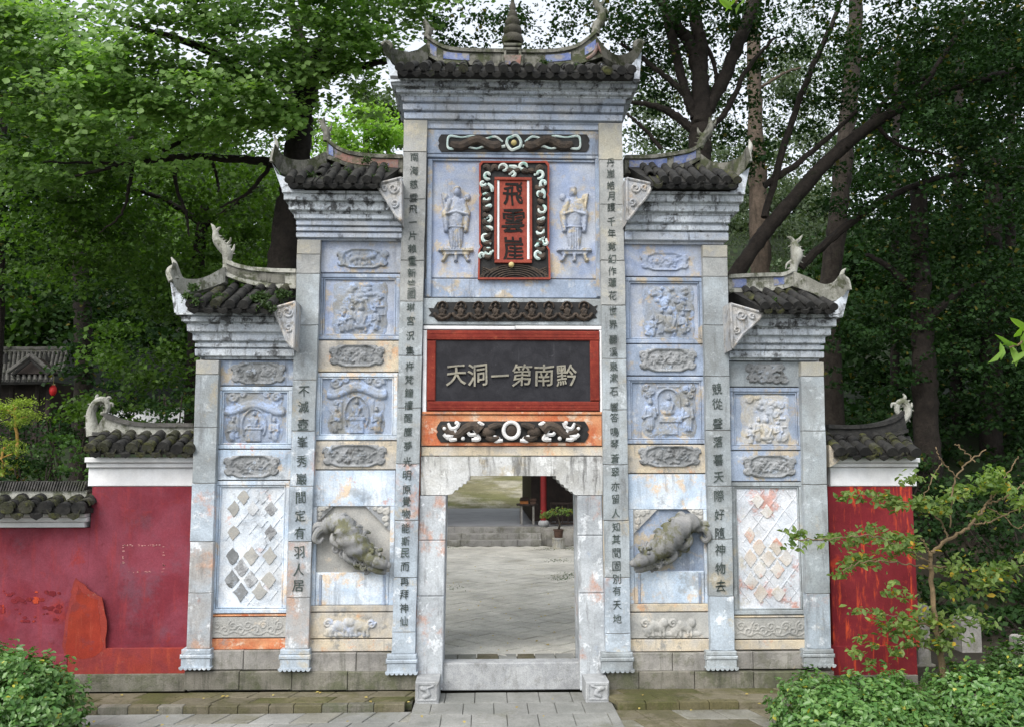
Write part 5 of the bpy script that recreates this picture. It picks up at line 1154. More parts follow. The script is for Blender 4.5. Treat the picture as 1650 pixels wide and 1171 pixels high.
for z in (.03,.30,.62): m.rect(x0, x0+2.6, ZP+z, ZP+z+.05, Ycol+.49, Ycol+.55)
m.build('railing', M['dark_wood'], hall)
m = MB(); ym = (YPL+YFAR)/2
m.add([(-5.2,YPL-.8,3.7),(7.5,YPL-.8,3.7),(7.5,YFAR+.7,3.7),(-5.2,YFAR+.7,3.7),(-3.8,ym,5.9),(6.2,ym,5.9)], [(0,1,5,4),(1,2,5),(2,3,4,5),(3,0,4),(3,2,1,0)]); m.build('roof', M['tile'], hall)
# table with two boxes
tp = G(849, 844, ZP); xa, xb = W(840, 830, tp.y).x, W(859, 830, tp.y).x; zt = W(849, 811, tp.y).z
t = empty('side_table', 'narrow dark table with slim legs left of the red column', 'table', (tp.x, tp.y, ZP))
m = MB(); m.box(xa-.14, xb+.14, tp.y-.2, tp.y+.3, zt-.045, zt, .008); m.build('table_top', M['dark_wood'], t)
for x in (xa, xb):
    for y in (tp.y-.14, tp.y+.24): m = MB(); m.box(x-.03, x+.03, y-.03, y+.03, ZP-.002, zt-.046); m.build('leg', M['step_stone'] if y < tp.y else M['dark_wood'], t)
for lab, p0, p1, mt, rz in (('orange wooden chest with dark peaked lid on the narrow table', 838, 851, 'orange_wood', 1), ('plain brown wooden box beside the peaked chest on the table', 854, 863, 'terracotta', 0)):
    b0, b1 = W(p0, 806, tp.y).x, W(p1, 806, tp.y).x; e = empty('wooden_box', lab, 'box', ((b0+b1)/2, tp.y, zt))
    m = MB(); m.box(b0, b1, tp.y-.1, tp.y+.14, zt+.002, zt+.10, .006); m.build('box_body', M[mt], e)
    m = MB(); h = .09 if rz else .05
    m.add([(b0-.02,tp.y-.13,zt+.103),(b1+.02,tp.y-.13,zt+.103),(b1+.02,tp.y+.17,zt+.103),(b0-.02,tp.y+.17,zt+.103),(b0+.02,tp.y+.02,zt+.103+h),(b1+.01,tp.y+.02,zt+.103+h*1.2)], [(0,1,5,4),(1,2,5),(2,3,4,5),(3,0,4),(3,2,1,0)]); m.build('lid', M['dark_wood' if rz else mt], e)
# potted bonsai on its drum pedestal
bp = G(900, 883, ZC); k = 1/PXM(bp.y)
e = empty('stone_pedestal', 'short pale fluted stone drum under the potted bonsai', 'pedestal', bp)
m = MB(); z0, z1 = ZC, W(900, 865.5, bp.y).z; r = 9.5*k
m.lathe((bp.x, bp.y, 0), [(r, z0-.01), (r*1.04, z0+.04), (r*.93, z0+.05), (r*.93, z1-.05), (r*1.05, z1-.04), (r*1.05, z1)], 16); m.build('drum', M['column_pale'], e)
for q in range(14):
    a = 2*math.pi*q/14; m = MB(); m.tube([(bp.x+r*.95*math.cos(a), bp.y+r*.95*math.sin(a), z0+.055), (bp.x+r*.95*math.cos(a), bp.y+r*.95*math.sin(a), z1-.055)], .014, 6); m.build('flute', M['column_pale'], e)
e = empty('potted_bonsai', 'flat-topped green bonsai in a dark pot on the stone drum', 'bonsai', (bp.x, bp.y, z1))
z2 = W(901, 852, bp.y).z; m = MB(); m.lathe((bp.x, bp.y, 0), [(6.3*k, z1+.002), (7.6*k, z2-.03), (8.6*k, z2-.03), (8.6*k, z2), (7*k, z2), (6.6*k, z2-.03)], 16); m.build('pot', M['terracotta'], e)
zc = W(903, 825, bp.y).z; m = MB(); m.tube([(bp.x, bp.y, z2-.04), (bp.x+.04, bp.y, z2+.14), (bp.x-.02, bp.y, zc-.1), (bp.x+.05, bp.y, zc)], [.035,.028,.022,.015], 7)
for dx, dz in ((-.35,.0),(.35,.03),(.12,.08),(-.15,.05)): m.tube([(bp.x, bp.y, zc-.12), (bp.x+dx*.5, bp.y, zc-.04), (bp.x+dx, bp.y, zc+dz)], [.014,.011,.006], 5)
m.build('trunk', M['bark'], e)
leaves('foliage', sprays([(bp.x+a, bp.y, zc+b, c, .22, .07) for a, b, c in ((-.25,-.02,.20),(.05,.08,.22),(.32,.02,.22),(-.05,0,.2),(.2,-.06,.14),(-.38,-.12,.08))], 330, 26, .10, .4), .05, L['young'], e, .5)
# stone bench on the lawn
q = on_ground(851, 786, YFAR+1); k = 1/PXM(q.y); e = empty('stone_bench', 'small stone bench with dark top on the lawn beyond the hall', 'bench', q)
z0 = float(hgt(q.x, q.y)); m = MB(); m.box(q.x-8*k, q.x+13*k, q.y, q.y+.5, z0+7*k, z0+9.6*k); m.build('bench_top', M['tile'], e)
m = MB(); m.box(q.x-6*k, q.x+11*k, q.y+.05, q.y+.45, z0-.1, z0+7*k-.003); m.build('bench_base', M['plinth_stone'], e)

# ------------------------------------------------------------------ pavilion on the left rise
pav = empty('garden_pavilion', 'dark timber pavilion with grey ribbed roof and small gable, half hidden at far left', 'pavilion', W(40, 655, 20))
Yp = 19.0
def ribbed_roof(px, Y0, Y1, name, n, parent, mat='tile_grey'):
    """px: eave left, eave right, ridge right, ridge left"""
    a, b = W(*px[0], Y0), W(*px[1], Y0); c, d = W(*px[2], Y1), W(*px[3], Y1); m = MB(); dn = Vector((0,.05,-.08))
    m.add([a,b,c,d,a+dn,b+dn,c+dn,d+dn], [(0,1,2,3),(7,6,5,4),(0,4,5,1),(1,5,6,2),(2,6,7,3),(3,7,4,0)]); o = m.build(name, M['tile'], parent)
    for i in range(n+1):
        t = i/n; p, q = a.lerp(b, t), d.lerp(c, t); q2 = p.lerp(q, .5)+Vector((0,0,-.03)); m = MB(); up = Vector((0,-.02,.03)); m.tube([p+up, q2+up, q+up], .055, 6); m.build('tile_row', M[mat], o, smooth=True)
    return o
r = ribbed_roof([(-60,604),(100,601),(108,568),(-60,568)], Yp-.6, Yp+1.4, 'upper_roof', 24, pav)
m = MB(); m.tube([W(-60,563,Yp+1.4), W(110,563,Yp+1.4)], .10, 8); m.tube([W(-60,567,Yp+1.35), W(109,567,Yp+1.35)], .07, 8); m.build('ridge', M['tile_grey'], r)
for x in (8, 73): m = MB(); m.tube([W(x,586,Yp+.3), W(x,578,Yp+.3), W(x+1,570,Yp+.3)], [.13,.10,.05], 7); m.build('ridge_ornament', M['tile'], r)
ribbed_roof([(-60,616),(84,614),(84,603),(-60,603)], Yp-1.2, Yp-.7, 'lower_roof', 16, pav)
g = MB(); Yg = Yp-1.15
g.prism([W(x, y, Yg+.25) for x, y in ((18,602),(50,574),(82,602))], (0, .8, 0)); g.build('gable', M['dark_wood'], pav)
for p, q in (((12,600),(50,572)), ((50,572),(82,599))): m = MB(); m.tube([W(*p, Yg), W(*q, Yg)], .075, 7); m.build('gable_edge', M['tile_grey'], pav)
for p, q in (((20,604),(50,580)), ((50,580),(78,604))): m = MB(); m.tube([W(*p, Yg+.05), W(*q, Yg+.05)], .05, 6); m.build('gable_edge', M['tile'], pav)
m = MB(); q = RC(-60, 614, 82, 668, Yp); m.rect(q[0], q[1], q[2]-1.5, q[3], Yp, Yp+2.4); m.build('wall', M['dark_wood'], pav)
for x in (-20, 20, 62, 80): m = MB(); a, b = W(x, 615, Yp-.5), W(x, 668, Yp-.5); m.tube([a, (a.x, a.y, b.z-1)], .09, 8); m.build('post', M['dark_wood'], pav)
q = RC(82, 620, 89, 637, Yp-.9); e = empty('red_lantern', 'small red lantern hanging at the corner of the garden pavilion', 'lantern', (q[0], Yp-.9, q[2]))
cx = (q[0]+q[1])/2; m = MB(); m.lathe((cx, Yp-.9, 0), [(.05, q[2]), (.10, q[2]+.08), (.115, (q[2]+q[3])/2), (.10, q[3]-.08), (.05, q[3])], 10); m.build('lantern_body', M['lantern_red'], e, smooth=True)
m = MB(); m.lathe((cx, Yp-.9, 0), [(.055, q[3]-.005), (.055, q[3]+.04)], 8); m.tube([(cx,Yp-.9,q[3]+.03),(cx,Yp-.9,q[3]+.28)], .01, 5); m.build('lantern_cap', M['gilt'], e)
# pale wall glimpsed behind the shrubs
gw = empty('garden_wall', 'pale garden wall glimpsed through leaves behind the taller red wall', 'wall', W(230, 690, 8)); wallbody(gw, (168,655,305,720), 8, 'wall_white', 'wall_body', 8.3); 
q = RC(166, 650, 307, 655, 7.9); m = MB(); m.rect(q[0], q[1], q[2]+.003, q[3], 7.9, 8.4); m.build('coping', M['tile'], gw)

# ------------------------------------------------------------------ trees
def E_(px, py, Y, rx, ry, rY): c = W(px, py, Y); k = 1/PXM(Y); return (c.x, c.y, c.z, rx*k, rY, ry*k)
def limb(mb, pts, rad, Y, n=None, seg=8):
    """limb along picture points (px,py[,dY]) with radii in pixels, slightly gnarled"""
    q = spline([(p[0], p[1], p[2] if len(p) > 2 else 0, r) for p, r in zip(pts, rad)], n or len(pts)*7); k = PXM(Y)
    n0 = len(mb.v); big = max(r for *_, r in q)/k; seg = 14 if big > .1 else seg
    mb.tube([W(a, b, Y+d)+Vector((jig(.012), jig(.015), jig(.012))) for a, b, d, _ in q], [max(r*random.uniform(.94,1.06)/k, .006) for *_, r in q], seg)
    if big > .04:
        for i in range(n0, len(mb.v)):
            j = jig(min(big, .25)*.10); x, y, z = mb.v[i]; mb.v[i] = (x+j, y-abs(j), z)
def tree(name, label, Y, trunk, limbs, crown, leafk, size, bark, per=9, lpn=46, rad=.38, up=.5, group='trees around the gate', flat=.3, aspect=.75, droop=0, foot=True, sag=0, face=.25, fine=False):
    base = W(*trunk[0][-1][:2], Y); zg = float(hgt(base.x, Y)); t = empty(name, label, 'tree', (base.x, Y, zg), group)
    m = MB(); pts, rr = trunk; limb(m, pts, rr, Y, seg=10)
    if foot and base.z > zg: k = PXM(Y); m.tube([base+Vector((0,0,.05)), Vector((base.x, Y, (base.z+zg)/2)), Vector((base.x, Y, zg-.15))], [rr[-1]/k, rr[-1]*1.08/k, rr[-1]*1.35/k], 10)
    tr = m.build('trunk', M[bark], t, smooth=True)
    for lp, lr in limbs: m = MB(); limb(m, lp, lr, Y); m.build('branch', M[bark], tr, smooth=True)
    if crown: leaves('crown', sprays(crown, per, lpn, rad, flat, sag=sag), size, L[leafk], t, up, aspect, droop, face=face, fine=fine)
    return t
# large ginkgo on the left
Yk = 3.2
tree('ginkgo_tree', 'large bright green ginkgo spreading over the left half behind the gate', Yk,
  ([(545,30),(512,95),(492,150),(482,220),(475,300),(462,380),(452,470)], [11,17,19,20,22,24,26]),
  [([(505,120),(485,70),(470,10),(462,-40)],[14,11,8,5]), ([(498,128,-.3),(560,112,-.5),(625,98,-.6),(690,80,-.6)],[7,6,5,3]), ([(478,200),(420,196),(340,208,-.3),(262,243,-.5)],[8,7,5,3]),
   ([(468,268),(400,258),(300,254,-.2),(215,262,-.3),(120,285,-.4)],[8,7,6,4,2]), ([(282,256),(284,300),(300,345),(305,380)],[4,3,2.5,1.5]), ([(214,262),(208,300),(196,345),(160,375)],[3.5,3,2,1]),
   ([(340,256),(350,290,.2),(352,310)],[3,2.4,1.4]), ([(480,205,.3),(420,140,-.6),(330,80,-1.2),(210,40,-1.6)],[9,8,6,3]), ([(436,268),(400,310),(355,335)],[4,3,1.6]), ([(478,160,.5),(400,90,1.2),(300,20,1.8)],[9,7,4]), ([(70,262),(200,262),(290,255)],[1.5,3,4])],
  [E_(300,60,2.2,330,85,1.2), E_(90,120,2.4,150,90,1.1), E_(480,40,2.0,190,80,1.0), E_(600,10,2.6,130,55,.9), E_(330,140,1.8,210,70,.9), E_(420,150,2.0,80,70,.7), E_(250,210,2.2,170,70,.9), E_(60,230,3.2,130,80,1.1),
   E_(590,120,2.6,60,36,.6), E_(350,180,1.8,70,45,.5), E_(560,70,3.4,70,60,.7), E_(-40,60,2.4,120,120,1.0), E_(560,170,3.2,50,40,.5), E_(200,110,1.5,150,60,.7), E_(520,-80,1.2,300,70,1.6)], 'ginkgo', .095, 'bark_dark', per=9, lpn=68, rad=.40, flat=.24, aspect=.95, droop=.4, sag=.14, up=.55, face=.8, fine=True)
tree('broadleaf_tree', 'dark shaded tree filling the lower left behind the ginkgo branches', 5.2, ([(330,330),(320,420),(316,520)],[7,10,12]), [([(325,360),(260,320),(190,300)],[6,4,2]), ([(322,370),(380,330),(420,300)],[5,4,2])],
  [E_(300,320,5.0,190,90,1.4), E_(170,400,4.6,130,80,1.1), E_(390,420,5.4,90,90,1.2), E_(300,470,5.0,150,60,1.2), E_(120,310,5.4,120,70,1.2), E_(225,560,4.6,90,60,1.0), E_(270,610,4.6,90,55,.9), E_(420,330,5.5,70,70,1), E_(210,660,5.2,110,40,1.0), E_(60,350,4.6,110,70,.9), E_(30,440,5.0,90,50,.8), E_(100,250,4.2,110,60,.9), E_(380,500,5.2,60,60,.8)], 'ginkgo_low', .10, 'bark_dark', per=7.5, lpn=56, rad=.45, flat=.28)
tree('ivy_tree', 'leaning dark ivy clad trunk at the left beside the pavilion', 8.0, ([(120,250),(122,330),(128,420),(134,500),(136,600)],[7,9,11,13,14]), [([(122,360),(70,280),(20,240)],[10,7,3]), ([(118,300),(160,250),(220,220)],[8,6,3])],
  [E_(126,470,7.7,30,110,.5), E_(60,300,8.2,120,90,1.4), E_(20,430,8.4,90,70,1.3), E_(190,500,8,60,70,1.1), E_(10,200,8.6,120,100,1.5), E_(150,570,7.6,60,60,.8), E_(70,390,8.6,70,60,1.2)], 'dark', .13, 'bark_dark', per=3.6, lpn=52, rad=.55)
tree('cypress_tree', 'tall dark conifer in the upper left corner of the wood', 9.0, ([(10,-60),(8,100),(4,300),(0,520)],[4,5,6,7]), [], [E_(20,20,9,80,45,1.0), E_(40,-20,9,90,40,1.0), E_(10,300,9,50,120,1.1)], 'dark', .14, 'bark_dark', per=4.5, lpn=50, rad=.5)
tree('lime_green_tree', 'bright yellow green tree in the gap left of the tall central bay', 17, ([(590,190),(590,260),(590,330)],[4,6,7]), [], [E_(580,225,17,55,38,1.6), E_(625,235,17.5,40,30,1.4), E_(550,240,17,30,25,1.0), E_(600,195,18,38,22,1.2), E_(575,265,16.5,60,25,1.3)], 'lime', .15, 'bark', per=5.5, lpn=60, rad=.6)
tree('broadleaf_tree', 'hazy blue green tree on the hill just left of the top roof', 30, ([(628,180),(626,240),(626,300)],[3,4,5]), [], [E_(628,190,30,32,26,2), E_(600,165,31,30,18,2), E_(640,215,30,24,26,1.6)], 'conifer', .26, 'bark', per=2.6, lpn=60, rad=.8)
# right side
tree('camphor_tree', 'dark many limbed tree forking behind the right side of the top roof', 4.6,
  ([(1128,120),(1130,190),(1128,240),(1126,300)],[13,17,18,19]),
  [([(1128,135),(1115,80),(1090,40),(1052,-20)],[12,11,9,7]), ([(1130,130),(1128,70),(1118,20),(1108,-40)],[12,11,10,8]), ([(1132,190),(1165,130),(1190,70),(1228,-20)],[12,11,11,10]), ([(1120,190),(1102,140),(1082,60),(1064,-10)],[9,8,8,6]),
   ([(1122,215),(1085,185),(1050,170),(1015,165)],[8,7,5,3]), ([(1125,175),(1080,130),(1035,95),(1000,70)],[6,5,4,3]), ([(1135,215),(1170,180),(1205,110),(1250,60)],[6,5,4,2]), ([(1130,60),(1150,100),(1155,135)],[4,4,3]), ([(1066,240),(1035,205),(1005,180)],[4,3,2])],
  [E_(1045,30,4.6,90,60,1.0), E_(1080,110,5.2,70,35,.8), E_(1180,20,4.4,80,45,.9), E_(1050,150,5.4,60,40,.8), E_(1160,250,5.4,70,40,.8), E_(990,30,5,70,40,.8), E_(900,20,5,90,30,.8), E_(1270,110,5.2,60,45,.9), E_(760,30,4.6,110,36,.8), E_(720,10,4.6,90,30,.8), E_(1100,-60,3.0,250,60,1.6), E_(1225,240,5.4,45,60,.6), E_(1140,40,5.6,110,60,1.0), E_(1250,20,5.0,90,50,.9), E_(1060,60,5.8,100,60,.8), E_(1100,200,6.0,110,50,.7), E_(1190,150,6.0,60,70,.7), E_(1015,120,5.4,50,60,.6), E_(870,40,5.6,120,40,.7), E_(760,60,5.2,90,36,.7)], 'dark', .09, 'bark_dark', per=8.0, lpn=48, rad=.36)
tree('leaning_tree', 'dark tree whose long limb leans from the gate up to the right', 5.6,
  ([(1668,110),(1560,135),(1440,180),(1350,245),(1275,325),(1225,385),(1180,450)],[6,7,9,11,12,12,13]),
  [([(1330,262),(1400,200),(1430,160),(1500,120)],[6,5,4,3]), ([(1232,350),(1262,240),(1300,130),(1345,30),(1360,-20)],[6,6,5,4,3]), ([(1290,430,.6),(1340,385,.6),(1420,325,.7),(1520,285,.8),(1660,270,.9)],[8,7,6,5,3]), ([(1405,195),(1450,235),(1520,250)],[4,3,2]), ([(1230,300),(1290,260),(1380,180)],[6,5,3]), ([(1470,165),(1540,60),(1580,-20)],[5,4,3])],
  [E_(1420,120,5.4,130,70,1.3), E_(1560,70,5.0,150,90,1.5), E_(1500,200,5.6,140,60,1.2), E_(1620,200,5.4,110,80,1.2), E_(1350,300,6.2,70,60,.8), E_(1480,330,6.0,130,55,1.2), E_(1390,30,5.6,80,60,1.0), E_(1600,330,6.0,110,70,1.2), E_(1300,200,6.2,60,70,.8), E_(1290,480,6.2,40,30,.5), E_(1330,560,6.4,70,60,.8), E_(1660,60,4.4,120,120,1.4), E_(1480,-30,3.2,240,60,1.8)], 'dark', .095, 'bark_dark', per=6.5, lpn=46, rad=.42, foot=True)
tree('cypress_tree', 'tall conifer with pale straight trunk right of the central bay', 9.5, ([(1205,-60),(1212,40),(1216,180),(1222,320),(1226,470)],[9,10,12,15,17]), [([(1212,70),(1190,50),(1165,40)],[4,3,2]), ([(1214,150),(1260,120),(1290,110)],[3,2.4,1.5])],
  [E_(1290,170,10.5,60,70,1.3), E_(1180,300,10.4,50,70,1.0), E_(1260,60,11,60,40,1.2), E_(1160,160,10.8,40,60,1.0), E_(1040,220,11,50,45,1.2), E_(1090,90,11,70,50,1.2), E_(1130,250,10.8,70,60,1.2), E_(1230,380,10.6,50,50,1.0), E_(1255,300,11,40,60,1.0), E_(1020,300,11,60,50,1.2), E_(1180,420,10.8,40,40,1)], 'conifer', .13, 'bark_pale', per=3.2, lpn=55, rad=.5, aspect=.3, up=.2, droop=.5)
tree('cypress_tree', 'brown straight conifer trunk rising in front of the dark wood at right', 8.5, ([(1382,-60),(1376,60),(1366,190),(1352,330),(1334,480)],[10,12,14,15,17]), [([(1372,120),(1400,90),(1440,70)],[4,3,2])],
  [E_(1310,260,9.5,50,70,1.0), E_(1300,390,9.5,50,60,.9), E_(1340,90,9.5,60,70,1.1), E_(1330,180,9.6,50,50,1.0), E_(1265,430,10,45,45,1.0)], 'conifer', .12, 'bark', per=3.4, lpn=55, rad=.48, aspect=.3, up=.2, droop=.5)
tree('evergreen_tree', 'dense dark evergreen with low boughs right of the far right roof', 6.5, ([(1478,300),(1484,500),(1490,620),(1494,760)],[12,16,19,22]), [([(1484,480),(1430,430),(1395,410)],[7,5,3]), ([(1486,520),(1550,470),(1610,450)],[7,5,3])],
  [E_(1430,520,6.2,90,60,1.2), E_(1540,480,6.4,120,70,1.3), E_(1410,630,6.6,60,50,.8), E_(1560,590,6.2,110,50,1.2), E_(1640,470,6.4,90,90,1.2), E_(1450,420,7,80,60,1.0), E_(1640,660,6.6,80,60,1.0)], 'dark', .10, 'bark_dark', per=6, lpn=46, rad=.42)
tree('evergreen_tree', 'shadowy evergreen on the bank at the right edge', 9.5, ([(1600,250),(1598,500),(1596,800)],[12,15,18]), [], [E_(1560,300,9.5,150,140,2), E_(1640,520,9.5,110,160,2), E_(1480,480,10,120,100,1.8), E_(1560,700,9.5,140,70,1.8), E_(1400,330,10.5,60,70,1.2), E_(1440,680,9.8,80,80,1.3)], 'dark', .14, 'bark_dark', per=2.6, lpn=60, rad=.6)
for i, (px, wd, Y) in enumerate(((1440,7,12),(1540,9,11),(1625,8,10.5))):
    tree('tree_trunk', ('thin dark trunk standing deep in the wood beside the right roof', 'middle dark trunk deep in the wood at right', 'rightmost dark trunk deep in the wood')[i], Y, ([(px+6,100),(px+2,400),(px,800)],[wd*.7,wd*.9,wd]), [], None, None, 0, 'bark_dark', group='bare trunks in the right wood')

# woods and far slopes
def mass(name, label, ells, size, leafk, per, lpn, rad):
    o = leaves(name, sprays(ells, per, lpn, rad, .4), size, L[leafk], None, .45, .8, kind='stuff'); o['label'] = label; o['category'] = 'woods'; return o
mass('far_wood', 'pale green woods on the far slope at left', [E_(x, y, Yq, 150, 60, 3) for x, y, Yq in ((-60,540,26),(60,520,26),(180,470,28),(320,540,28),(430,470,30),(100,420,32),(260,400,32),(-40,420,30),(400,380,34),(520,330,34),(180,200,30),(60,120,28),(330,300,34),(-60,220,30))], .28, 'mid', .8, 70, 1.1)
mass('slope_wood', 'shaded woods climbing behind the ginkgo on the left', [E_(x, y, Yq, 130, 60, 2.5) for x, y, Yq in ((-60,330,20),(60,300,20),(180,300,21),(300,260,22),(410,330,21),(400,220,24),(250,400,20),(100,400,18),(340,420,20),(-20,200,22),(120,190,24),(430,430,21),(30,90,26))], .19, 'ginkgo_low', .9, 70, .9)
mass('far_wood', 'dark woods on the far slope behind the gate', [E_(x, y, Yq, 130, 60, 3) for x, y, Yq in ((560,420,34),(700,450,40),(850,470,42),(1000,470,42),(1120,470,40),(1240,480,36),(1330,500,32),(1180,400,46),(1280,420,44),(1380,420,40),(1240,350,52),(1100,400,50))], .30, 'conifer', .9, 70, 1.2)
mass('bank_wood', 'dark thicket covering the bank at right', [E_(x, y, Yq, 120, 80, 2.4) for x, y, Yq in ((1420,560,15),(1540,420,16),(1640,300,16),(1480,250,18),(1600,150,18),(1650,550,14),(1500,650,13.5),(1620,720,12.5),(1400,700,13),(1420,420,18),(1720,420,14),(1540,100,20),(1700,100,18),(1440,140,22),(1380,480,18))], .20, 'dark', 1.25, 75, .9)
mass('side_wood', 'woods on the slope running on to the left of the pavilion', [E_(x, y, Yq, 170, 110, 3) for x in range(-1100, -60, 150) for y, Yq in ((560,20),(400,24),(230,28),(80,32))], .30, 'ginkgo_low', .42, 60, 1.2)
mass('side_wood', 'dark woods on the bank running on to the right', [E_(x, y, Yq, 170, 110, 2.6) for x in range(1780, 2500, 150) for y, Yq in ((640,11),(480,14),(300,18),(120,22))], .26, 'dark', .6, 60, 1.1)
mass('far_wood', 'thin pale crowns showing between the limbs right of the top roof', [E_(x, y, Yq, 80, 45, 2.5) for x, y, Yq in ((1040,280,38),(1110,240,40),(1180,260,38),(1260,230,40),(1340,260,38),(1290,330,36),(1090,150,42),(1320,130,40),(1240,110,42),(1010,200,40))], .24, 'conifer', .42, 60, 1.1)
# shrubs behind the low wall, left
def shrub(name, label, px, py, Y, rx, ry, rY, leafk, size, per=60, lpn=26, rad=.2, group=None, up=.45, cat='shrub', stemm='bark'):
    el = E_(px, py, Y, rx, ry, rY); zg = float(hgt(el[0], Y)); t = empty(name, label, cat, (el[0], Y, zg), group); m = MB()
    for k in range(4): m.tube([(el[0]+jig(.05), Y+jig(.05), zg-.1), (el[0]+jig(el[3]*.5), Y+jig(rY*.5), (zg+el[2])/2), (el[0]+jig(el[3]*.8), Y+jig(rY*.6), el[2]+el[5]*.3)], [.03,.022,.01], 5)
    m.build('stem', M[stemm], t); leaves('foliage', sprays([el], per, lpn, rad), size, L[leafk], t, up); return t
g_ = 'shrubs behind the low red wall'
for i, (px, py, Y, rx, ry, lk, lab) in enumerate(((92,735,3.0,50,42,'mid','leafy green shrub just left of the taller red wall'),(120,690,5.0,46,36,'dark','grey green bush under the pavilion lantern'),(55,760,2.4,50,26,'dark','low dark bush behind the low wall coping'),(0,745,2.8,40,40,'dark','dark bush behind the yellow green bonsai at far left'),(160,770,2.2,30,30,'mid','small green bush at the end of the low wall'),(190,640,6,60,34,'dark','dark bush below the pale garden wall'),(60,700,6,60,30,'dark','dim bush at the foot of the garden pavilion'),(280,650,3.2,40,40,'dark','dark bush behind the tiled coping beside the gate'))):
    shrub('shrub', lab, px, py, Y, rx, ry, .45, lk, .07, 70, 24, .18, g_)
for lab, cy, pads, y1 in (('upright bonsai with yellow green tiered pads behind the low wall', 664, ((22,650,44,9),(10,662,34,9),(44,668,26,10),(30,680,24,8),(-10,655,30,9)), 775), ('lower tiered yellow green bonsai at the very left edge', 735, ((14,714,26,6),(20,728,24,5),(10,742,28,6),(22,752,18,5),(4,762,20,6),(-16,730,22,8)), 790)):
    Yb_ = 2.6 if cy < 700 else 2.3; xx = 26 if cy < 700 else 6; t = empty('tiered_bonsai', lab, 'bonsai', W(xx, y1, Yb_), 'bonsai behind the low wall'); zg = float(hgt(W(xx, y1, Yb_).x, Yb_)); m = MB()
    limb(m, [(xx-3, cy-8), (xx+1, cy+30), (xx, y1-30), (xx, y1)], [1.6,2.2,2.6,2.8], Yb_, 12, 6); b = W(xx, y1, Yb_); m.tube([b, (b.x, Yb_, zg-.1)], .03, 6)
    for p in pads: limb(m, [(xx, p[1]+8), ((xx+p[0])/2, p[1]+5), (p[0], p[1]+2)], [1.4,1.2,.8], Yb_, 8, 5)
    m.build('trunk', M['bamboo'], t); leaves('foliage', sprays([E_(p[0], p[1], Yb_, p[2], p[3], .26) for p in pads], 600, 26, .10, .5), .05, L['pine'], t, .3, .3)
for i, (px, py, Y, rx, ry) in enumerate(((1560,860,4.0,110,60),(1500,960,3.0,70,40),(1630,930,3.4,70,50),(1440,760,6.0,70,50),(1640,780,5,60,60),(1530,1010,2.0,60,30),(1600,1000,2.2,60,34),(1660,980,2.4,50,44),(1560,800,5.5,90,40))):
    shrub('shrub', ('dark bush in shade behind the young tree', 'low dark bush beside the broken stone posts', 'dark bush at the right edge beyond the hedge', 'dark bush right of the short red wall coping', 'upper dark bush at the right edge of the bank', 'low bush just behind the pale rounded stone slab', 'low bush between the pale slab and the right edge', 'dark bush behind the small grey stone at the right edge', 'dark bush under the evergreen boughs on the bank')[i], px, py, Y, rx, ry, .6, 'dark', .09, 34, 26, .26, 'dark bushes on the right bank')

# ------------------------------------------------------------------ foreground plants
def hedge(label, ells, n, size=.064):
    c = ells[0]; t = empty('hedge_shrub', label, 'hedge', (c[0], c[1], -.16), 'clipped shrubs in front of the walls'); m = MB()
    for e in ells:
        for k in range(7): m.tube([(e[0]+jig(e[3]*.3), e[1]+jig(.1), -.2), (e[0]+jig(e[3]*.6), e[1]+jig(.25), e[2]-e[5]*.4), (e[0]+jig(e[3]*.85), e[1]+jig(.3), e[2]+e[5]*.45)], [.016,.012,.006], 5)
    m.build('stems', M['bark'], t); P = []; O = []
    tot = sum(e[3]*e[5] for e in ells)
    for e in ells:
        q = int(n*e[3]*e[5]/tot/9); d = rng.normal(size=(q,3)); d /= np.linalg.norm(d, axis=1)[:,None]; d[:,2] = np.where(d[:,2] < -.5, -d[:,2], d[:,2]); rr = rng.uniform(.62, 1.06, q)**.5
        bump = 1+.14*np.sin(d[:,0]*9+e[0]*5)*np.sin(d[:,2]*8)+.10*np.sin(d[:,0]*23+d[:,1]*17); C = d*(rr*bump)[:,None]*np.array(e[3:6])+np.array(e[:3])
        idx = np.repeat(np.arange(q), 9); P.append(C[idx]+rng.normal(size=(len(idx),3))*.028+d[idx]*rng.uniform(0,.05,len(idx))[:,None]); O.append(d[idx])
    for e in ells:                                              # stray shoots above the clipped mass
        for k in range(9):
            u = rng.normal(size=3); u[2] = abs(u[2])+.4; u[1] = -abs(u[1]); u /= np.linalg.norm(u); c0 = np.array(e[:3])+u*np.array(e[3:6])*.98; L0 = rng.uniform(.08, .2)
            q = np.linspace(0, 1, 12)[:,None]; P.append(c0+q*np.array([u[0]*.3, u[1]*.3, 1])*L0+rng.normal(size=(12,3))*.018); O.append(np.repeat(u[None], 12, 0))
    P = np.concatenate(P); O = np.concatenate(O); keep = P[:,2] > -.12
    leaves('foliage', P[keep], size, L['hedge'], t, .45, .55, out=O[keep], fine=True); return t
hedge('rounded glossy green hedge in the bottom left corner', [E_(20,1150,-1.9,92,80,.55), E_(70,1180,-2.0,48,60,.4), E_(-60,1140,-1.8,90,85,.6)], 10000)
hedge('spreading green hedge along the bottom right below the young tree', [E_(1320,1158,-1.7,66,58,.5), E_(1420,1175,-1.6,80,74,.5), E_(1475,1195,-1.9,60,55,.4), E_(1585,1170,-1.6,80,85,.55), E_(1660,1140,-1.5,70,90,.5), E_(1370,1195,-2.1,90,55,.4), E_(1640,1200,-2.2,90,60,.4)], 26000)
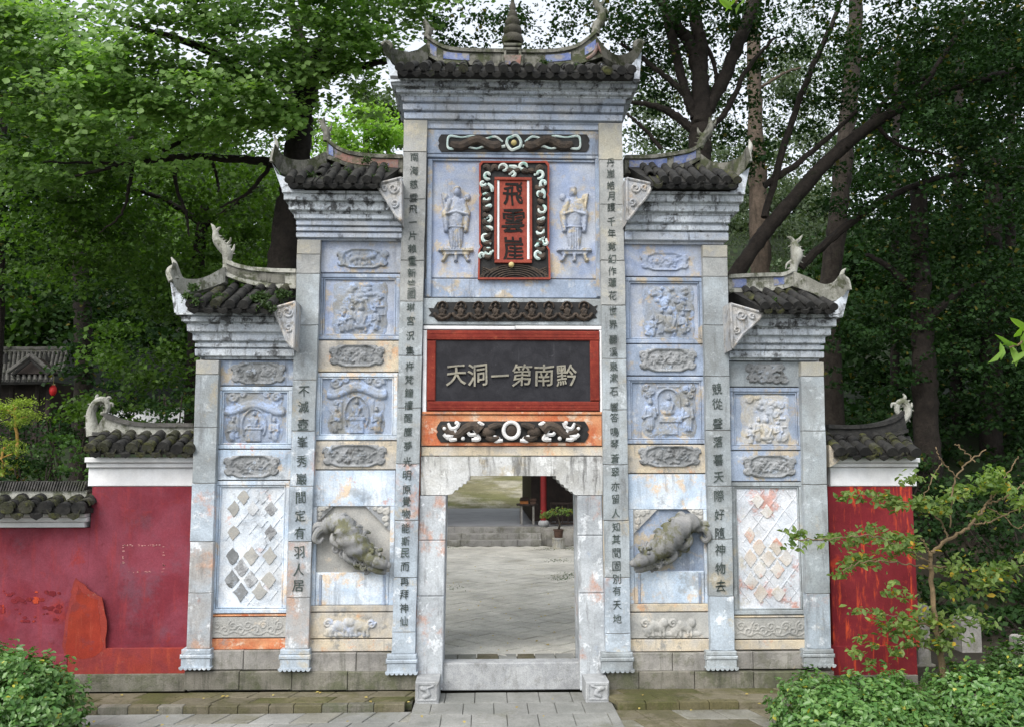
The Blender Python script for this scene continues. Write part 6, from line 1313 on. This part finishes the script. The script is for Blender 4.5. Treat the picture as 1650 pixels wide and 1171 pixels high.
# young tree in front of the right wall
Yt = -1.45
t = empty('young_tree', 'slender young tree with sparse yellow green leaves in front of the right red wall', 'tree', (W(1530,1190,Yt).x, Yt, -.16)); m = MB()
limb(m, [(1499,888),(1500,920),(1508,1000),(1517,1060),(1525,1120),(1530,1200)], [3.2,3.5,4.2,4.9,5.4,6], Yt, 30, 8); b = W(1530,1198,Yt); m.tube([b, (b.x, Yt, -.3)], .045, 8); tr = m.build('trunk', M['twig'], t, smooth=True)
brs = [([(1499,890),(1528,868),(1562,846),(1590,812),(1602,790)],[3.6,3.6,3.2,2.6,1.5]), ([(1499,892),(1491,876),(1485,868)],[2.4,2,1.2]), ([(1528,868,.1),(1515,840,.15),(1480,815,.2),(1420,798,.2),(1372,796,.2)],[2,1.8,1.5,1.2,.7]), ([(1500,905,-.1),(1450,880,-.2),(1400,862,-.25),(1340,868,-.3),(1280,868,-.3)],[2.2,1.8,1.5,1.1,.6]),
  ([(1501,915,-.05),(1440,905,-.2),(1390,905,-.2),(1358,920,-.2)],[1.8,1.5,1.2,.6]), ([(1500,912,.1),(1550,915,.1),(1600,915,.1),(1655,910,.1)],[2.2,1.8,1.4,.8]), ([(1590,812),(1620,800),(1655,775)],[2,1.6,1]), ([(1565,845),(1600,838),(1640,820),(1660,815)],[2,1.6,1.2,.8]),
  ([(1510,1010),(1470,1000),(1430,990),(1390,985)],[2.2,1.7,1.2,.7]), ([(1512,1020),(1540,1000),(1570,1000)],[2,1.5,.8]), ([(1530,850),(1535,790,.05),(1552,752,.05),(1588,724,.05)],[1.6,1.8,1.8,1.2]), ([(1545,770,.05),(1520,745),(1508,720)],[1.1,.9,.5]), ([(1570,742),(1548,722),(1540,715)],[.9,.7,.4]), ([(1480,815,.2),(1500,775,.2),(1518,745,.2)],[1.2,.9,.5]), ([(1600,800),(1625,760),(1640,735)],[1.4,1,.5]), ([(1516,1050),(1470,1040),(1440,1060)],[1.6,1.2,.6]), ([(1590,815),(1615,830),(1640,850),(1650,845)],[1.3,1,.8,.5])]
for bp_, br_ in brs: m = MB(); limb(m, bp_, [v*.78 for v in br_], Yt, seg=6); m.build('branch', M['twig'], tr, smooth=True)
pads = ((1400,800,52,10),(1450,808,44,14),(1500,815,34,18),(1365,796,20,6),(1470,770,26,10),(1550,790,34,14),(1610,775,34,22),(1645,800,26,26),(1590,765,24,14),
  (1395,860,44,14),(1345,872,34,12),(1440,870,44,18),(1375,905,30,12),(1420,905,36,12),(1465,888,26,12),(1282,870,16,16),(1300,862,14,8),(1360,925,12,14),(1520,918,30,10),(1570,925,40,12),(1620,920,36,16),(1650,905,18,12),(1600,948,26,12),(1550,905,26,9),
  (1480,1000,40,22),(1440,1010,36,14),(1530,1005,40,26),(1400,990,26,10),(1570,1000,22,18),(1450,960,22,10),(1440,1045,24,12),(1500,1040,34,14),(1395,1050,14,22),(1430,940,14,8),(1540,955,26,12),(1600,830,30,10))
leaves('crown', sprays([E_(p[0], p[1], Yt+jig(.15), p[2], p[3], .22) for p in pads], 800, 7, .09, .5), .078, L['young'], t, .5, .5, .1, fine=True)
# overhanging twigs close to the camera
def sprig(label, Y, stem, spots, size):
    t = empty('overhanging_sprig', label, 'twig', W(*stem[0], Y)); m = MB(); limb(m, stem, [1.6]*len(stem), Y, 12, 5); m.build('stem', M['twig'], t)
    P = [W(a, b, Y+jig(.06)) for a, b in spots]; leaves('foliage', np.array(P), size, L['lime'], t, .35, .34, .8, fine=True)
sprig('bright green leaf sprig reaching in at the right edge', -4.6, [(1700,520),(1660,545),(1630,560)], [(1640,535),(1618,553),(1650,560),(1605,572),(1632,572),(1655,540),(1628,556),(1612,566),(1645,575),(1660,570),(1640,524)], .15)
sprig('bright green leaf sprig hanging from the top edge', -4.0, [(1215,-40),(1195,-10),(1185,6)], [(1180,8),(1195,2),(1168,6),(1205,-6),(1190,14),(1175,-2)], .13)
# stone posts behind the hedge
for lab, px, Y, rad in (('upright dark stone post against the end of the right red wall', (1478,975,1499,1075), .55, .02), ('pale rounded stone slab standing behind the young tree', (1550,996,1582,1066), 1.1, .06), ('small grey stone at the right edge above the hedge', (1643,1026,1665,1066), 1.0, .05)):
    q = RC(*px, Y); zb = -.25; w_ = q[1]-q[0]; e = empty('stone_post', lab, 'stone', ((q[0]+q[1])/2, Y, zb), 'stones behind the right hedge'); m = MB(); n = 7
    pts = [(q[0], Y, zb), (q[1], Y, zb)]+[(q[1]-rad+rad*math.sin(t)*1.0, Y, q[3]-rad+rad*math.cos(t)) for t in np.linspace(math.pi/2, 0, n)]+[(q[0]+rad-rad*math.sin(t), Y, q[3]-rad+rad*math.cos(t)) for t in np.linspace(0, math.pi/2, n)]
    m.prism(pts, (0, .22, 0), .008); m.build('slab', M['plinth_stone'], e)
    m = MB(); m.rect(q[0]-.04, q[1]+.04, zb, zb+.3, Y-.03, Y+.26, .01); m.build('plinth', M['foot_stone'], e)
# ferns and weeds on the roofs
def fern(label, spots, size, n, leafk='fern'):
    t = empty('roof_fern', label, 'fern', W(spots[0][0], spots[0][1], spots[0][2]), 'ferns on the gate roofs'); P = []
    m = MB()
    for px, py, Y, r in spots:
        c = W(px, py, Y); k = r/PXM(Y)
        for f in range(10):
            a = rng.uniform(0, 6.28); l = k*rng.uniform(.6, 1.3); tip = c+Vector((math.cos(a)*l, -abs(math.sin(a))*l*.8, l*rng.uniform(-.5, .5))); mid = c.lerp(tip, .5)+Vector((0,-.01,k*.4)); m.tube([c, mid, tip], [.005,.004,.002], 4)
            for q in range(n): u = rng.uniform(.1, 1); p = c.lerp(mid, min(1, u*2)).lerp(mid.lerp(tip, max(0, u*2-1)), u); P.append(p+Vector(rng.normal(size=3)*.018))
    stuff(m.build('stem', M['bark'], t)); leaves('fronds', np.array(P), size, L[leafk], t, .3, .45)
fern('thick fern clump hanging over the tiles of the lower left roof', [(420,482,-.25,16),(440,488,-.3,18),(455,478,-.2,14),(432,498,-.5,14),(405,486,-.35,10)], .045, 26)
fern('trailing weed at the outer end of the lower left roof', [(312,466,-.4,9),(304,482,-.5,9),(318,490,-.5,8),(352,482,-.35,8)], .04, 18)
fern('small weed on the tiles of the lower right roof', [(1247,490,-.3,9),(1238,496,-.4,6)], .04, 14, 'mid')
fern('moss and weeds along the middle left roof', [(560,282,-.2,10),(620,276,0,10),(500,286,-.3,8),(590,262,.15,8),(600,290,-.4,7)], .035, 14)
fern('tuft of weeds on the top roof tiles', [(880,104,.1,8),(745,110,-.1,7),(930,112,-.2,7)], .035, 12)
# a few fallen leaves
P = np.array([(*G(random.uniform(120,1260), random.uniform(1108,1168), -.03)[:2], -.03) for _ in range(26)]+[(*G(random.uniform(720,930), random.uniform(890,1050), ZC)[:2], ZC+.012) for _ in range(60)])
leaves('fallen_leaves', P, .045, L['fallen'], None, .95, .7, kind='stuff')
